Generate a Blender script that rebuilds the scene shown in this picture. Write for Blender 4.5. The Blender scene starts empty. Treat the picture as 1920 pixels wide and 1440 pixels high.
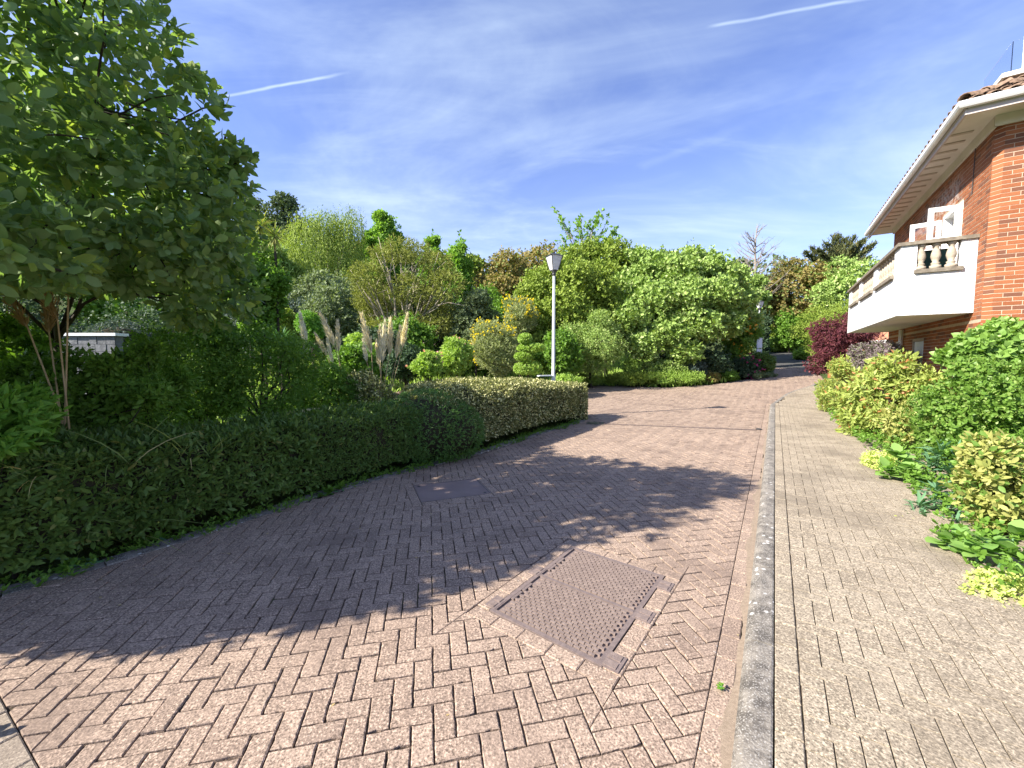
import bpy, math, random
import numpy as np
from mathutils import Matrix, Vector

# ------------------------------------------------------------------ camera, sky, sun, exposure
SC = bpy.context.scene
COL = SC.collection
R = math.radians
EYE = 1.55                      # camera height above the road
FPX = 750.0                     # focal length in pixels of a 1920 px wide frame
PITCH = math.atan(48 / 750)
cam_data = bpy.data.cameras.new('camera')
cam_data.sensor_width = 36.0
cam_data.lens = FPX / 1920 * 36
cam_data.clip_start = 0.05
cam_data.clip_end = 6000
cam = bpy.data.objects.new('camera', cam_data)
cam.location = (0, 0, EYE)
cam.rotation_euler = (math.pi / 2 - PITCH, 0, 0)
COL.objects.link(cam)
SC.camera = cam

SUN_ELEV = R(35.4)
SUN_H = Vector((-0.938, -0.345, 0)).normalized()      # horizontal direction towards the sun
TO_SUN = Vector((SUN_H.x * math.cos(SUN_ELEV), SUN_H.y * math.cos(SUN_ELEV), math.sin(SUN_ELEV)))
sun_data = bpy.data.lights.new('sun', 'SUN')
sun_data.energy = 5.0
sun_data.angle = R(0.55)
sun_data.color = (1.0, 0.93, 0.82)
sun = bpy.data.objects.new('sun', sun_data)
sun.rotation_euler = TO_SUN.to_track_quat('Z', 'Y').to_euler()
sun.location = (-30, -12, 25)
COL.objects.link(sun)

world = bpy.data.worlds.new('World')
SC.world = world
world.use_nodes = True
SC.view_settings.view_transform = 'Standard'
SC.view_settings.look = 'None'
SC.view_settings.gamma = 1
SC.view_settings.use_curve_mapping = False
SC.view_settings.exposure = 1.45
SC.cycles.max_bounces = 8
SC.cycles.transparent_max_bounces = 8


class NT:
    """tiny helper around a node tree"""
    def __init__(s, nt):
        s.nt = nt
        s.nt.nodes.clear()

    def n(s, t, ins=None, **kw):
        nd = s.nt.nodes.new(t)
        for k, v in kw.items():
            setattr(nd, k, v)
        for k, v in (ins or {}).items():
            sock = nd.inputs[k]
            if isinstance(v, bpy.types.NodeSocket):
                s.nt.links.new(v, sock)
            else:
                sock.default_value = v
        return nd

    def math(s, op, a, b=None, c=None, clamp=False):
        nd = s.n('ShaderNodeMath', operation=op, use_clamp=clamp)
        for i, v in enumerate((a, b, c)):
            if v is None:
                continue
            if isinstance(v, bpy.types.NodeSocket):
                s.nt.links.new(v, nd.inputs[i])
            else:
                nd.inputs[i].default_value = v
        return nd.outputs[0]

    def mix(s, f, a, b, mode='MIX'):
        nd = s.n('ShaderNodeMix', data_type='RGBA', blend_type=mode)
        for k, v in ((0, f), (6, a), (7, b)):
            if isinstance(v, bpy.types.NodeSocket):
                s.nt.links.new(v, nd.inputs[k])
            else:
                if k and len(v) == 3:
                    v = (*v, 1)
                nd.inputs[k].default_value = v
        return nd.outputs[2]

    def noise(s, vec, scale, detail=3, rough=.55, dist=0.0):
        nd = s.n('ShaderNodeTexNoise', {'Scale': scale, 'Detail': detail, 'Roughness': rough, 'Distortion': dist})
        if vec is not None:
            s.nt.links.new(vec, nd.inputs['Vector'])
        return nd.outputs[0]

    def ramp(s, v, lo, hi):
        nd = s.n('ShaderNodeMapRange', {0: v, 1: lo, 2: hi})
        nd.interpolation_type = 'SMOOTHSTEP'
        return nd.outputs[0]

    def mapping(s, vec, scale=(1, 1, 1), rot=(0, 0, 0), loc=(0, 0, 0)):
        return s.n('ShaderNodeMapping', {'Vector': vec, 'Scale': scale, 'Rotation': rot, 'Location': loc}).outputs[0]


def build_sky():
    t = NT(world.node_tree)
    sky = t.n('ShaderNodeTexSky', sky_type='NISHITA', sun_disc=False)
    sky.sun_elevation = SUN_ELEV
    sky.sun_rotation = math.atan2(SUN_H.x, SUN_H.y)
    sky.altitude = 20
    sky.air_density = 1.0
    sky.dust_density = 0.4
    sky.ozone_density = 2.5
    tc = t.n('ShaderNodeTexCoord')
    d = tc.outputs['Generated']
    sep = t.n('ShaderNodeSeparateXYZ', {0: d})
    z = t.math('MAXIMUM', sep.outputs[2], 0.02)
    inv = t.math('DIVIDE', 1.0, t.math('ADD', z, 0.06))
    x = t.math('MULTIPLY', sep.outputs[0], inv)
    y = t.math('MULTIPLY', sep.outputs[1], inv)
    pl = t.n('ShaderNodeCombineXYZ', {0: x, 1: y, 2: 0.0}).outputs[0]
    # cirrus: stretched streaks at two angles plus a broad veil
    a = t.noise(t.mapping(pl, (0.7, 1.25, 1), (0, 0, R(32)), (3.1, 1.7, 0)), 0.9, 8, .60, 1.6)
    b = t.noise(t.mapping(pl, (0.8, 2.0, 1), (0, 0, R(-28)), (7.3, 0.4, 0)), 1.1, 7, .58, 1.0)
    v = t.noise(t.mapping(pl, (0.8, 0.9, 1), (0, 0, R(10)), (0.6, 4.2, 0)), 0.55, 6, .62, 1.2)
    m = t.math('ADD', t.math('MULTIPLY', t.ramp(a, .44, .85), .32), t.math('MULTIPLY', t.ramp(b, .48, .85), .20))
    m = t.math('ADD', m, t.math('MULTIPLY', t.ramp(v, .36, .78), .50))
    low = t.ramp(sep.outputs[2], 0.55, 0.0)
    m = t.math('ADD', m, t.math('MULTIPLY', low, .34))

    def trail(p, q, wid, amt):
        # straight vapour trail between two points of the flat cloud layer
        px, py = p
        dx, dy = q[0] - p[0], q[1] - p[1]
        L = math.hypot(dx, dy)
        dx, dy = dx / L, dy / L
        rx = t.math('SUBTRACT', x, px)
        ry = t.math('SUBTRACT', y, py)
        along = t.math('ADD', t.math('MULTIPLY', rx, dx), t.math('MULTIPLY', ry, dy))
        wob = t.math('MULTIPLY', t.math('SUBTRACT', t.noise(pl, 5.0, 3), .5), wid * 2)
        acr = t.math('ABSOLUTE', t.math('ADD', t.math('SUBTRACT', t.math('MULTIPLY', ry, dx), t.math('MULTIPLY', rx, dy)), wob))
        s = t.ramp(acr, wid, 0.0)
        e = t.math('MULTIPLY', t.ramp(along, -.02, .06 * L), t.ramp(along, L * 1.05, L * .72))
        pat = t.math('ADD', t.math('MULTIPLY', t.noise(pl, 9.0, 4), 1.0), .25)
        return t.math('MULTIPLY', t.math('MULTIPLY', t.math('MULTIPLY', s, e), pat), amt)

    def lay(px, py):
        u, w = (px - 960) / FPX, (720 - py) / FPX
        v = Vector((u, math.cos(PITCH) + w * math.sin(PITCH), -math.sin(PITCH) + w * math.cos(PITCH))).normalized()
        return (v.x / (v.z + .06), v.y / (v.z + .06))
    m = t.math('ADD', m, trail(lay(414, 182), lay(655, 136), 0.010, .65))
    m = t.math('ADD', m, trail(lay(1335, 48), lay(1660, -8), 0.010, .5))
    m = t.math('ADD', m, trail(lay(1200, 315), lay(1420, 225), 0.05, .10))
    m = t.math('MINIMUM', m, .92)
    tint = t.mix(1.0, sky.outputs[0], SKY_TINT, 'MULTIPLY')
    col = t.mix(m, tint, SKY_CLOUD)
    bg = t.n('ShaderNodeBackground', {'Color': col, 'Strength': SKY_STRENGTH})
    out = t.n('ShaderNodeOutputWorld')
    t.nt.links.new(bg.outputs[0], out.inputs[0])


SKY_TINT = (1.16, 1.12, 1.52)
SKY_CLOUD = (5.2, 6.3, 7.4)
SKY_STRENGTH = 0.067
build_sky()

# ------------------------------------------------------------------ terrain and layout helpers
def sp(t):
    return np.logaddexp(0.0, t)


def terr(x, y):
    """height of the lie of the land: flat near the camera, the lane climbing away, a hill behind the garden"""
    s = .552 * x + .834 * y
    return .14 * sp((s - 18) / 2) - .14 * sp((s - 90) / 2) + 1.5 * sp((y - 38 - .6 * x) / 6) - 1.5 * sp((y - 150 - .6 * x) / 6)


def at(px, py, Y):
    """world point at distance Y ahead whose bearing is that of a survey mark on the photograph"""
    u, v = (px - 960) / FPX, (720 - py) / FPX
    b = math.cos(PITCH) + v * math.sin(PITCH)
    c = -math.sin(PITCH) + v * math.cos(PITCH)
    k = Y / b
    return Vector((u * k, Y, EYE + c * k))


RNG = np.random.default_rng(11)
random.seed(5)
KA = R(33.3)                                             # bearing of the kerb, the house wall follows it
KD = np.array([math.sin(KA), math.cos(KA)])              # along the kerb, away from the camera
KN = np.array([-math.cos(KA), math.sin(KA)])             # across the kerb, towards the road
K0 = np.array([2.32, 3.45])                              # a point on the back edge of the kerb


def kc(s, n):
    """point at s metres along the kerb and n metres from its back edge towards the road"""
    return K0 + KD * s + KN * n


# ------------------------------------------------------------------ object helpers
def tag(o, label=None, cat=None, group=None, kind=None):
    if label: o['label'] = label
    if cat: o['category'] = cat
    if group: o['group'] = group
    if kind: o['kind'] = kind
    return o


def thing(name, label, cat, loc=(0, 0, 0), rz=0.0, group=None):
    o = bpy.data.objects.new(name, None)
    o.empty_display_size = .1
    o.location = loc
    o.rotation_euler = (0, 0, rz)
    COL.objects.link(o)
    return tag(o, label, cat, group)


def mesh(name, V, F, mat=None, smooth=False):
    me = bpy.data.meshes.new(name)
    V = np.asarray(V, dtype=np.float32).reshape(-1, 3)
    if isinstance(F, np.ndarray):
        nf, k = F.shape
        me.vertices.add(len(V))
        me.vertices.foreach_set('co', V.ravel())
        me.loops.add(nf * k)
        me.loops.foreach_set('vertex_index', F.astype(np.int32).ravel())
        me.polygons.add(nf)
        me.polygons.foreach_set('loop_start', np.arange(0, nf * k, k, dtype=np.int32))
        me.update(calc_edges=True)
    else:
        me.from_pydata(V.tolist(), [], F)
        me.update()
    if mat is not None:
        me.materials.append(mat)
    if smooth:
        me.polygons.foreach_set('use_smooth', np.ones(len(me.polygons), dtype=bool))
    return me


def put(name, me, parent=None, loc=(0, 0, 0), rot=(0, 0, 0), scale=None):
    o = bpy.data.objects.new(name, me)
    o.location = loc
    o.rotation_euler = rot
    if scale is not None:
        o.scale = scale
    COL.objects.link(o)
    o.parent = parent
    return o


class MB:
    """collects boxes, prisms, tubes and lathes into one mesh"""
    def __init__(s):
        s.V, s.F = [], []

    def add(s, V, F):
        b = len(s.V)
        s.V += [tuple(v) for v in V]
        s.F += [tuple(i + b for i in f) for f in F]
        return s

    def box(s, lo, hi):
        x0, y0, z0 = lo
        x1, y1, z1 = hi
        return s.add([(x0, y0, z0), (x1, y0, z0), (x1, y1, z0), (x0, y1, z0), (x0, y0, z1), (x1, y0, z1), (x1, y1, z1), (x0, y1, z1)],
                     [(3, 2, 1, 0), (4, 5, 6, 7), (0, 1, 5, 4), (1, 2, 6, 5), (2, 3, 7, 6), (3, 0, 4, 7)])

    def prism(s, pts, z0, z1):
        n = len(pts)
        V = [(p[0], p[1], z0) for p in pts] + [(p[0], p[1], z1) for p in pts]
        return s.add(V, [tuple(range(n - 1, -1, -1)), tuple(range(n, 2 * n))] + [(i, (i + 1) % n, n + (i + 1) % n, n + i) for i in range(n)])

    def hexa(s, P):
        """8 free corners in the order of box()"""
        return s.add(P, [(3, 2, 1, 0), (4, 5, 6, 7), (0, 1, 5, 4), (1, 2, 6, 5), (2, 3, 7, 6), (3, 0, 4, 7)])

    def lathe(s, prof, n=12, c=(0, 0)):
        V = [(c[0] + r * math.cos(2 * math.pi * i / n), c[1] + r * math.sin(2 * math.pi * i / n), z) for r, z in prof for i in range(n)]
        F = [(j * n + i, j * n + (i + 1) % n, (j + 1) * n + (i + 1) % n, (j + 1) * n + i) for j in range(len(prof) - 1) for i in range(n)]
        F += [tuple(range(n - 1, -1, -1)), tuple(range((len(prof) - 1) * n, len(prof) * n))]
        return s.add(V, F)

    def tube(s, pts, rad, n=6, cap=True):
        pts = [Vector(p) for p in pts]
        V, F = [], []
        ref = Vector((0.31, 0.17, 0.93))
        for i, p in enumerate(pts):
            a = pts[max(i - 1, 0)]
            b = pts[min(i + 1, len(pts) - 1)]
            d = (b - a).normalized()
            if abs(d.dot(ref)) > .98:
                ref = Vector((1, .1, 0))
            x = d.cross(ref).normalized()
            y = d.cross(x)
            r = rad[i] if hasattr(rad, '__len__') else rad
            V += [p + (x * math.cos(2 * math.pi * k / n) + y * math.sin(2 * math.pi * k / n)) * r for k in range(n)]
        for j in range(len(pts) - 1):
            F += [(j * n + i, j * n + (i + 1) % n, (j + 1) * n + (i + 1) % n, (j + 1) * n + i) for i in range(n)]
        if cap:
            F += [tuple(range(n - 1, -1, -1)), tuple(range((len(pts) - 1) * n, len(pts) * n))]
        return s.add(V, F)

    def me(s, name, mat, smooth=False):
        m = bpy.data.meshes.new(name)
        m.from_pydata([tuple(v) for v in s.V], [], s.F)
        m.update()
        m.materials.append(mat)
        if smooth:
            m.polygons.foreach_set('use_smooth', np.ones(len(m.polygons), dtype=bool))
        return m

    def put(s, name, mat, parent=None, loc=(0, 0, 0), smooth=False):
        return put(name, s.me(name, mat, smooth), parent, loc)


# ------------------------------------------------------------------ materials
M = {}


def mat(name):
    m = bpy.data.materials.new(name)
    m.use_nodes = True
    M[name] = m
    return m, NT(m.node_tree)


def finish(t, bsdf, bump=None, strength=.3, dist=.01):
    out = t.n('ShaderNodeOutputMaterial')
    t.nt.links.new(bsdf.outputs[0], out.inputs[0])
    if bump is not None:
        b = t.n('ShaderNodeBump', {'Height': bump, 'Strength': strength, 'Distance': dist})
        t.nt.links.new(b.outputs[0], bsdf.inputs['Normal'])


def rnd(t):
    g = t.n('ShaderNodeNewGeometry')
    o = t.n('ShaderNodeObjectInfo')
    r = t.math('FRACT', t.math('ADD', g.outputs['Random Per Island'], t.math('MULTIPLY', o.outputs['Random'], 7.31)))
    return r, g.outputs['Position']


LEAF_GAIN = 1.75


def leaf_mat(name, c1, c2, c3=None, p3=.06, trans=.32, rough=.45, spec=.4, vein=False):
    m, t = mat(name)
    r, pos = rnd(t)
    c1, c2, c3 = (tuple(min(.85, v * LEAF_GAIN) for v in c) if c else c for c in (c1, c2, c3))
    col = t.mix(r, c1, c2)
    big = t.noise(pos, 1.1, 2)
    col = t.mix(t.math('MULTIPLY', t.ramp(big, .35, .7), .5), col, c2)
    if c3:
        col = t.mix(t.math('GREATER_THAN', t.math('FRACT', t.math('MULTIPLY', r, 17.7)), 1 - p3), col, c3)
    p = t.n('ShaderNodeBsdfPrincipled', {'Base Color': col, 'Roughness': rough + .1, 'Specular IOR Level': spec * .5})
    tc = t.mix(1.0, col, (1.25, 1.35, .55), 'MULTIPLY')
    tr = t.n('ShaderNodeBsdfTranslucent', {'Color': tc})
    mx = t.n('ShaderNodeMixShader', {0: trans, 1: p.outputs[0], 2: tr.outputs[0]})
    out = t.n('ShaderNodeOutputMaterial')
    t.nt.links.new(mx.outputs[0], out.inputs[0])
    return m


def plain(name, c1, c2=None, scale=8, rough=.6, spec=.4, bump=0.0, bscale=60, metal=0.0, detail=4):
    m, t = mat(name)
    r, pos = rnd(t)
    c2 = c2 or c1
    col = t.mix(t.ramp(t.noise(pos, scale, detail), .3, .72), c1, c2)
    col = t.mix(.22, col, t.mix(r, c1, c2))
    p = t.n('ShaderNodeBsdfPrincipled', {'Base Color': col, 'Roughness': rough, 'Specular IOR Level': spec, 'Metallic': metal})
    finish(t, p, t.noise(pos, bscale, 4) if bump else None, bump, .01)
    return m


def paver_mat(name, c1, c2, dirt, lichen):
    m, t = mat(name)
    r, pos = rnd(t)
    col = t.mix(r, c1, c2)
    odd = t.math('GREATER_THAN', t.math('FRACT', t.math('MULTIPLY', r, 11.9)), .86)
    col = t.mix(t.math('MULTIPLY', odd, .3), col, dirt)
    # exposed aggregate: two sizes of light and dark grains
    g1 = t.noise(pos, 105, 2, .6)
    g2 = t.noise(pos, 250, 1, .5)
    col = t.mix(t.math('MULTIPLY', t.ramp(g1, .54, .66), .9), col, tuple(min(1, c * 1.7) for c in c2))
    col = t.mix(t.math('MULTIPLY', t.ramp(g1, .48, .36), .9), col, tuple(c * .45 for c in c1))
    col = t.mix(t.math('MULTIPLY', t.ramp(g2, .60, .78), .6), col, tuple(min(1, c * 1.75) for c in c2))
    med = t.noise(pos, 16, 5, .7)
    col = t.mix(t.math('MULTIPLY', t.ramp(med, .5, .72), .5), col, dirt)
    wide = t.noise(pos, 1.1, 5, .65)
    col = t.mix(t.math('MULTIPLY', t.ramp(wide, .46, .70), .7), col, dirt)
    pale = t.noise(t.mapping(pos, loc=(5, 3, 0)), 2.3, 5, .7)
    col = t.mix(t.math('MULTIPLY', t.ramp(pale, .55, .75), .35), col, tuple(min(1, c * 1.35) for c in c2))
    # pale lichen: ragged blots, many in the damp shade of the hedge
    lz = t.noise(pos, 34, 4, .75)
    patch = t.noise(t.mapping(pos, loc=(1, 8, 0)), .55, 3, .6)
    thr = t.math('SUBTRACT', .74, t.math('MULTIPLY', t.ramp(patch, .40, .66), .10))
    spot = t.ramp(t.math('SUBTRACT', lz, thr), 0.0, .035)
    col = t.mix(t.math('MULTIPLY', spot, lichen), col, (.52, .50, .47))
    p = t.n('ShaderNodeBsdfPrincipled', {'Base Color': col, 'Roughness': .88, 'Specular IOR Level': .25})
    h = t.math('ADD', t.math('MULTIPLY', g1, .8), med)
    finish(t, p, h, .6, .006)
    return m


paver_mat('road_block', (.245, .180, .137), (.315, .236, .181), (.16, .117, .093), .85)
paver_mat('footway_block', (.250, .206, .150), (.315, .265, .198), (.16, .132, .098), .25)
paver_mat('edging_block', (.27, .225, .175), (.33, .28, .22), (.18, .145, .115), .6)


def joint_mat():
    m, t = mat('joint_sand')
    r, pos = rnd(t)
    col = t.mix(t.ramp(t.noise(pos, 40, 4), .35, .65), (.040, .030, .023), (.105, .078, .058))
    col = t.mix(t.ramp(t.noise(pos, 5.0, 6, .7), .58, .75), col, (.16, .12, .085))
    col = t.mix(t.math('MULTIPLY', t.ramp(t.noise(t.mapping(pos, loc=(9, 2, 0)), 1.4, 4), .58, .7), .6), col, (.06, .075, .03))
    p = t.n('ShaderNodeBsdfPrincipled', {'Base Color': col, 'Roughness': .95, 'Specular IOR Level': .1})
    finish(t, p, t.noise(pos, 180, 3), .5, .01)


joint_mat()


def kerb_mat():
    m, t = mat('kerb_stone')
    r, pos = rnd(t)
    n1 = t.noise(pos, 9, 6, .7)
    col = t.mix(t.ramp(n1, .36, .64), (.085, .076, .066), (.225, .202, .172))
    col = t.mix(t.ramp(t.noise(pos, 130, 3), .5, .75), col, (.42, .40, .37))
    v = t.n('ShaderNodeTexVoronoi', {'Vector': pos, 'Scale': 17.0})
    spot = t.math('MULTIPLY', t.ramp(v.outputs['Distance'], .28, .16), t.math('GREATER_THAN', t.noise(v.outputs['Position'], 4.1, 0), .52))
    col = t.mix(t.math('MULTIPLY', spot, .8), col, (.55, .53, .5))
    p = t.n('ShaderNodeBsdfPrincipled', {'Base Color': col, 'Roughness': .9, 'Specular IOR Level': .2})
    finish(t, p, t.math('ADD', n1, t.noise(pos, 90, 3)), .5, .01)


kerb_mat()


def brick_mat():
    m, t = mat('house_brick')
    r, pos = rnd(t)
    col = t.mix(r, (.245, .082, .034), (.325, .120, .052))
    dark = t.math('GREATER_THAN', t.math('FRACT', t.math('MULTIPLY', r, 13.3)), .80)
    col = t.mix(t.math('MULTIPLY', dark, .75), col, (.13, .060, .040))
    n = t.noise(pos, 30, 5, .7)
    col = t.mix(t.math('MULTIPLY', t.ramp(n, .5, .75), .5), col, (.17, .075, .048))
    # lime bloom high on the wall under the eaves
    sep = t.n('ShaderNodeSeparateXYZ', {0: pos})
    zone = t.math('MULTIPLY', t.math('MULTIPLY', t.ramp(sep.outputs[2], 4.25, 4.6), t.ramp(sep.outputs[2], 5.15, 4.8)),
                  t.math('MULTIPLY', t.ramp(sep.outputs[1], 7.5, 7.9), t.ramp(sep.outputs[1], 10.2, 9.2)))
    bl = t.math('MULTIPLY', zone, t.ramp(t.noise(pos, 9, 4, .7), .42, .58))
    col = t.mix(t.math('MULTIPLY', bl, .75), col, (.50, .41, .36))
    p = t.n('ShaderNodeBsdfPrincipled', {'Base Color': col, 'Roughness': .85, 'Specular IOR Level': .25})
    finish(t, p, t.math('ADD', n, t.noise(pos, 140, 3)), .5, .008)


brick_mat()
plain('mortar', (.40, .315, .225), (.52, .42, .315), 30, .95, .1, .4, 150)
def render_mat():
    m, t = mat('render_white')
    r, pos = rnd(t)
    col = t.mix(t.noise(pos, 3, 4), (.60, .60, .59), (.70, .70, .69))
    run = t.noise(t.mapping(pos, (9, 9, .9)), 1.0, 5, .65)
    col = t.mix(t.math('MULTIPLY', t.ramp(run, .55, .74), .30), col, (.42, .40, .36))
    col = t.mix(t.math('MULTIPLY', t.ramp(t.noise(pos, 26, 4, .7), .60, .72), .25), col, (.40, .38, .34))
    p = t.n('ShaderNodeBsdfPrincipled', {'Base Color': col, 'Roughness': .92, 'Specular IOR Level': .2})
    finish(t, p, t.math('ADD', t.noise(pos, 30, 5, .65), t.math('MULTIPLY', t.noise(pos, 9, 3), 1.2)), .9, .02)


render_mat()
plain('white_paint', (.76, .76, .74), (.83, .83, .82), 5, .5, .4)
plain('gutter_white', (.70, .70, .70), (.80, .80, .80), 3, .35, .5)
plain('soffit_paint', (.60, .57, .50), (.70, .67, .61), 2.5, .75, .3, .1, 20)
plain('soffit_vent', (.40, .36, .29), (.48, .44, .36), 12, .8, .2)
plain('fascia', (.44, .38, .36), (.52, .46, .43), 6, .7, .3)
plain('stone_coping', (.13, .11, .085), (.26, .225, .175), 14, .9, .2, .4, 70)
plain('cast_stone', (.30, .255, .195), (.43, .37, .29), 16, .9, .2, .4, 80)
plain('roof_clay', (.12, .082, .058), (.30, .205, .145), 12, .9, .15, .5, 50)
plain('far_roof_clay', (.38, .17, .10), (.50, .25, .15), 5, .9, .15, .4, 30)
plain('iron', (.17, .128, .112), (.26, .20, .172), 40, .6, .4, .35, 160, .15)
plain('iron_frame', (.15, .115, .105), (.22, .17, .152), 40, .6, .4, .3, 160, .15)
plain('steel_plate', (.19, .140, .125), (.235, .178, .158), 5, .75, .3, .15, 80, 0)
plain('sand', (.20, .155, .115), (.28, .22, .165), 60, .95, .1, .5, 200)
plain('lamp_post', (.42, .45, .45), (.50, .53, .53), 4, .45, .5, 0, 1, .2)
plain('lamp_black', (.02, .02, .02), (.035, .035, .035), 10, .45, .5)
plain('bark', (.030, .025, .020), (.07, .058, .045), 18, .9, .2, .6, 40)
plain('pale_bark', (.30, .26, .20), (.42, .37, .29), 10, .9, .2, .4, 30)
plain('grey_bark', (.20, .17, .145), (.30, .26, .22), 10, .9, .2, .4, 30)
plain('dead_twig', (.21, .16, .10), (.32, .25, .17), 20, .9, .2)
plain('twig_light_block', (.030, .028, .016), (.055, .048, .028), 12, .95, .1, .5, 30)  # dark twig mass: solid core added inside hedges to block light
plain('soil', (.055, .04, .028), (.12, .09, .06), 14, .95, .1, .8, 30)
plain('dark_frame', (.03, .035, .035), (.05, .055, .055), 5, .4, .5)
plain('blue_glaze', (.02, .10, .42), (.03, .16, .55), 5, .25, .6)
plain('sign_white', (.72, .74, .76), (.8, .82, .84), 3, .5, .4)
plain('wall_stone', (.10, .105, .115), (.22, .225, .24), 9, .9, .2, .6, 30)
plain('teal_cloth', (.05, .12, .11), (.07, .15, .13), 5, .8, .2)
plain('cane', (.40, .29, .15), (.52, .40, .23), 9, .7, .3)
plain('dry_leaf', (.30, .22, .10), (.45, .36, .18), 9, .8, .2)


def glass_mat(name, col, rough=.05, trans=1.0):
    m, t = mat(name)
    p = t.n('ShaderNodeBsdfPrincipled', {'Base Color': (*col, 1), 'Roughness': rough, 'Transmission Weight': trans, 'IOR': 1.45})
    finish(t, p)


glass_mat('pane_glass', (.95, .98, .97))
glass_mat('dark_glass', (.03, .04, .045), .08, 0.0)
m_, t_ = mat('frosted')
p_ = t_.n('ShaderNodeBsdfPrincipled', {'Base Color': (.82, .83, .84, 1), 'Roughness': .35, 'Specular IOR Level': .5})
tr_ = t_.n('ShaderNodeBsdfTranslucent', {'Color': (.85, .86, .87, 1)})
mx_ = t_.n('ShaderNodeMixShader', {0: .4, 1: p_.outputs[0], 2: tr_.outputs[0]})
t_.nt.links.new(mx_.outputs[0], t_.n('ShaderNodeOutputMaterial').inputs[0])


def ground_mat():
    m, t = mat('ground_cover')
    r, pos = rnd(t)
    n = t.noise(pos, 1.2, 6, .65)
    col = t.mix(t.ramp(n, .38, .6), (.05, .040, .024), (.055, .09, .025))
    col = t.mix(t.ramp(t.noise(pos, 9, 4), .4, .7), col, (.085, .13, .035))
    p = t.n('ShaderNodeBsdfPrincipled', {'Base Color': col, 'Roughness': .95, 'Specular IOR Level': .1})
    finish(t, p, t.noise(pos, 20, 5), .8, .08)


ground_mat()


def asphalt_mat():
    m, t = mat('asphalt')
    r, pos = rnd(t)
    col = t.mix(t.noise(pos, 90, 3), (.045, .045, .047), (.085, .083, .08))
    col = t.mix(t.math('MULTIPLY', t.ramp(t.noise(pos, .7, 4), .45, .7), .4), col, (.11, .105, .10))
    p = t.n('ShaderNodeBsdfPrincipled', {'Base Color': col, 'Roughness': .9, 'Specular IOR Level': .3})
    finish(t, p, t.noise(pos, 120, 3), .4, .01)


asphalt_mat()

# ------------------------------------------------------------------ ground sheet to the horizon
def ground_sheet():
    a = np.sinh(np.linspace(-5.2, 5.2, 190)) / math.sinh(5.2) * 2600
    b = np.concatenate([-np.sinh(np.linspace(3.2, .05, 30)) / math.sinh(5.2) * 2600, np.sinh(np.linspace(0, 5.2, 160)) / math.sinh(5.2) * 2600])
    X, Y = np.meshgrid(a, b)
    Z = terr(X, Y) - .045
    V = np.stack([X, Y, Z], -1).reshape(-1, 3)
    nx, ny = len(a), len(b)
    i = (np.arange(ny - 1)[:, None] * nx + np.arange(nx - 1)[None, :]).ravel()
    F = np.stack([i, i + 1, i + nx + 1, i + nx], -1)
    tag(put('ground', mesh('ground', V, F, M['ground_cover'], True)), kind='structure')


ground_sheet()

# ------------------------------------------------------------------ road outline (metres; x right, y ahead of the camera)
FOOT = [(-4.6, 1.55), (-3.95, 2.05), (-3.35, 2.53), (-3.04, 2.90), (-2.63, 3.56), (-2.16, 4.41), (-1.45, 5.36), (-.52, 6.43), (.42, 7.86), (1.76, 9.72)]
SIDE = [(2.05, 10.5), (1.7, 11.6), (-1.0, 13.2), (-5.0, 14.5), (-5.0, 20.6), (0.0, 20.4)]
BED = [(3.77, 20.14), (7.21, 18.59), (9.47, 19.16), (14.29, 21.85), (16.90, 25.78)]
FARL = [(23.6, 36.5), (29.5, 52.0)]
FARR = [(31.5, 50.0), (24.9, 33.75), (18.71, 25.06)]
KCURVE = [(14.95, 19.05), (13.42, 17.62), (12.05, 16.60), (10.88, 15.62), (9.92, 14.62)]
EDG = [(-2.33, 1.73), (-1.79, 1.42)]                     # light edging course by the driveway mouth
ed = np.array(EDG[1]) - np.array(EDG[0])
ed = ed / np.linalg.norm(ed)
en = np.array([-ed[1], ed[0]])                           # towards the road
EDG_END = np.array(EDG[0]) + ed * 2.5
EDG_START = np.array(EDG[0]) - ed * 2.6
CHAN = .249                                               # kerb and channel width taken off the herringbone
ROAD_POLY = FOOT[2:] + SIDE + BED + [(18.71, 25.06)] + KCURVE + [tuple(kc(11.5, .15)), tuple(kc(-3.9, .15)), tuple(EDG_END), tuple(EDG_START)]
BLOCK_POLY = FOOT[2:] + SIDE + BED + [(18.71, 25.06)] + KCURVE + [tuple(kc(11.5, CHAN - .14)), tuple(kc(-4.0, CHAN - .14)), tuple(EDG_END - en * .14), tuple(EDG_START - en * .14)]


def inside(poly, P):
    P = np.asarray(P, float).reshape(-1, 2)
    r = np.zeros(len(P), bool)
    n = len(poly)
    for i in range(n):
        (x0, y0), (x1, y1) = poly[i], poly[(i + 1) % n]
        c = ((y0 > P[:, 1]) != (y1 > P[:, 1]))
        with np.errstate(divide='ignore', invalid='ignore'):
            xi = (x1 - x0) * (P[:, 1] - y0) / (y1 - y0) + x0
        r ^= c & (P[:, 0] < xi)
    return r


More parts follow.
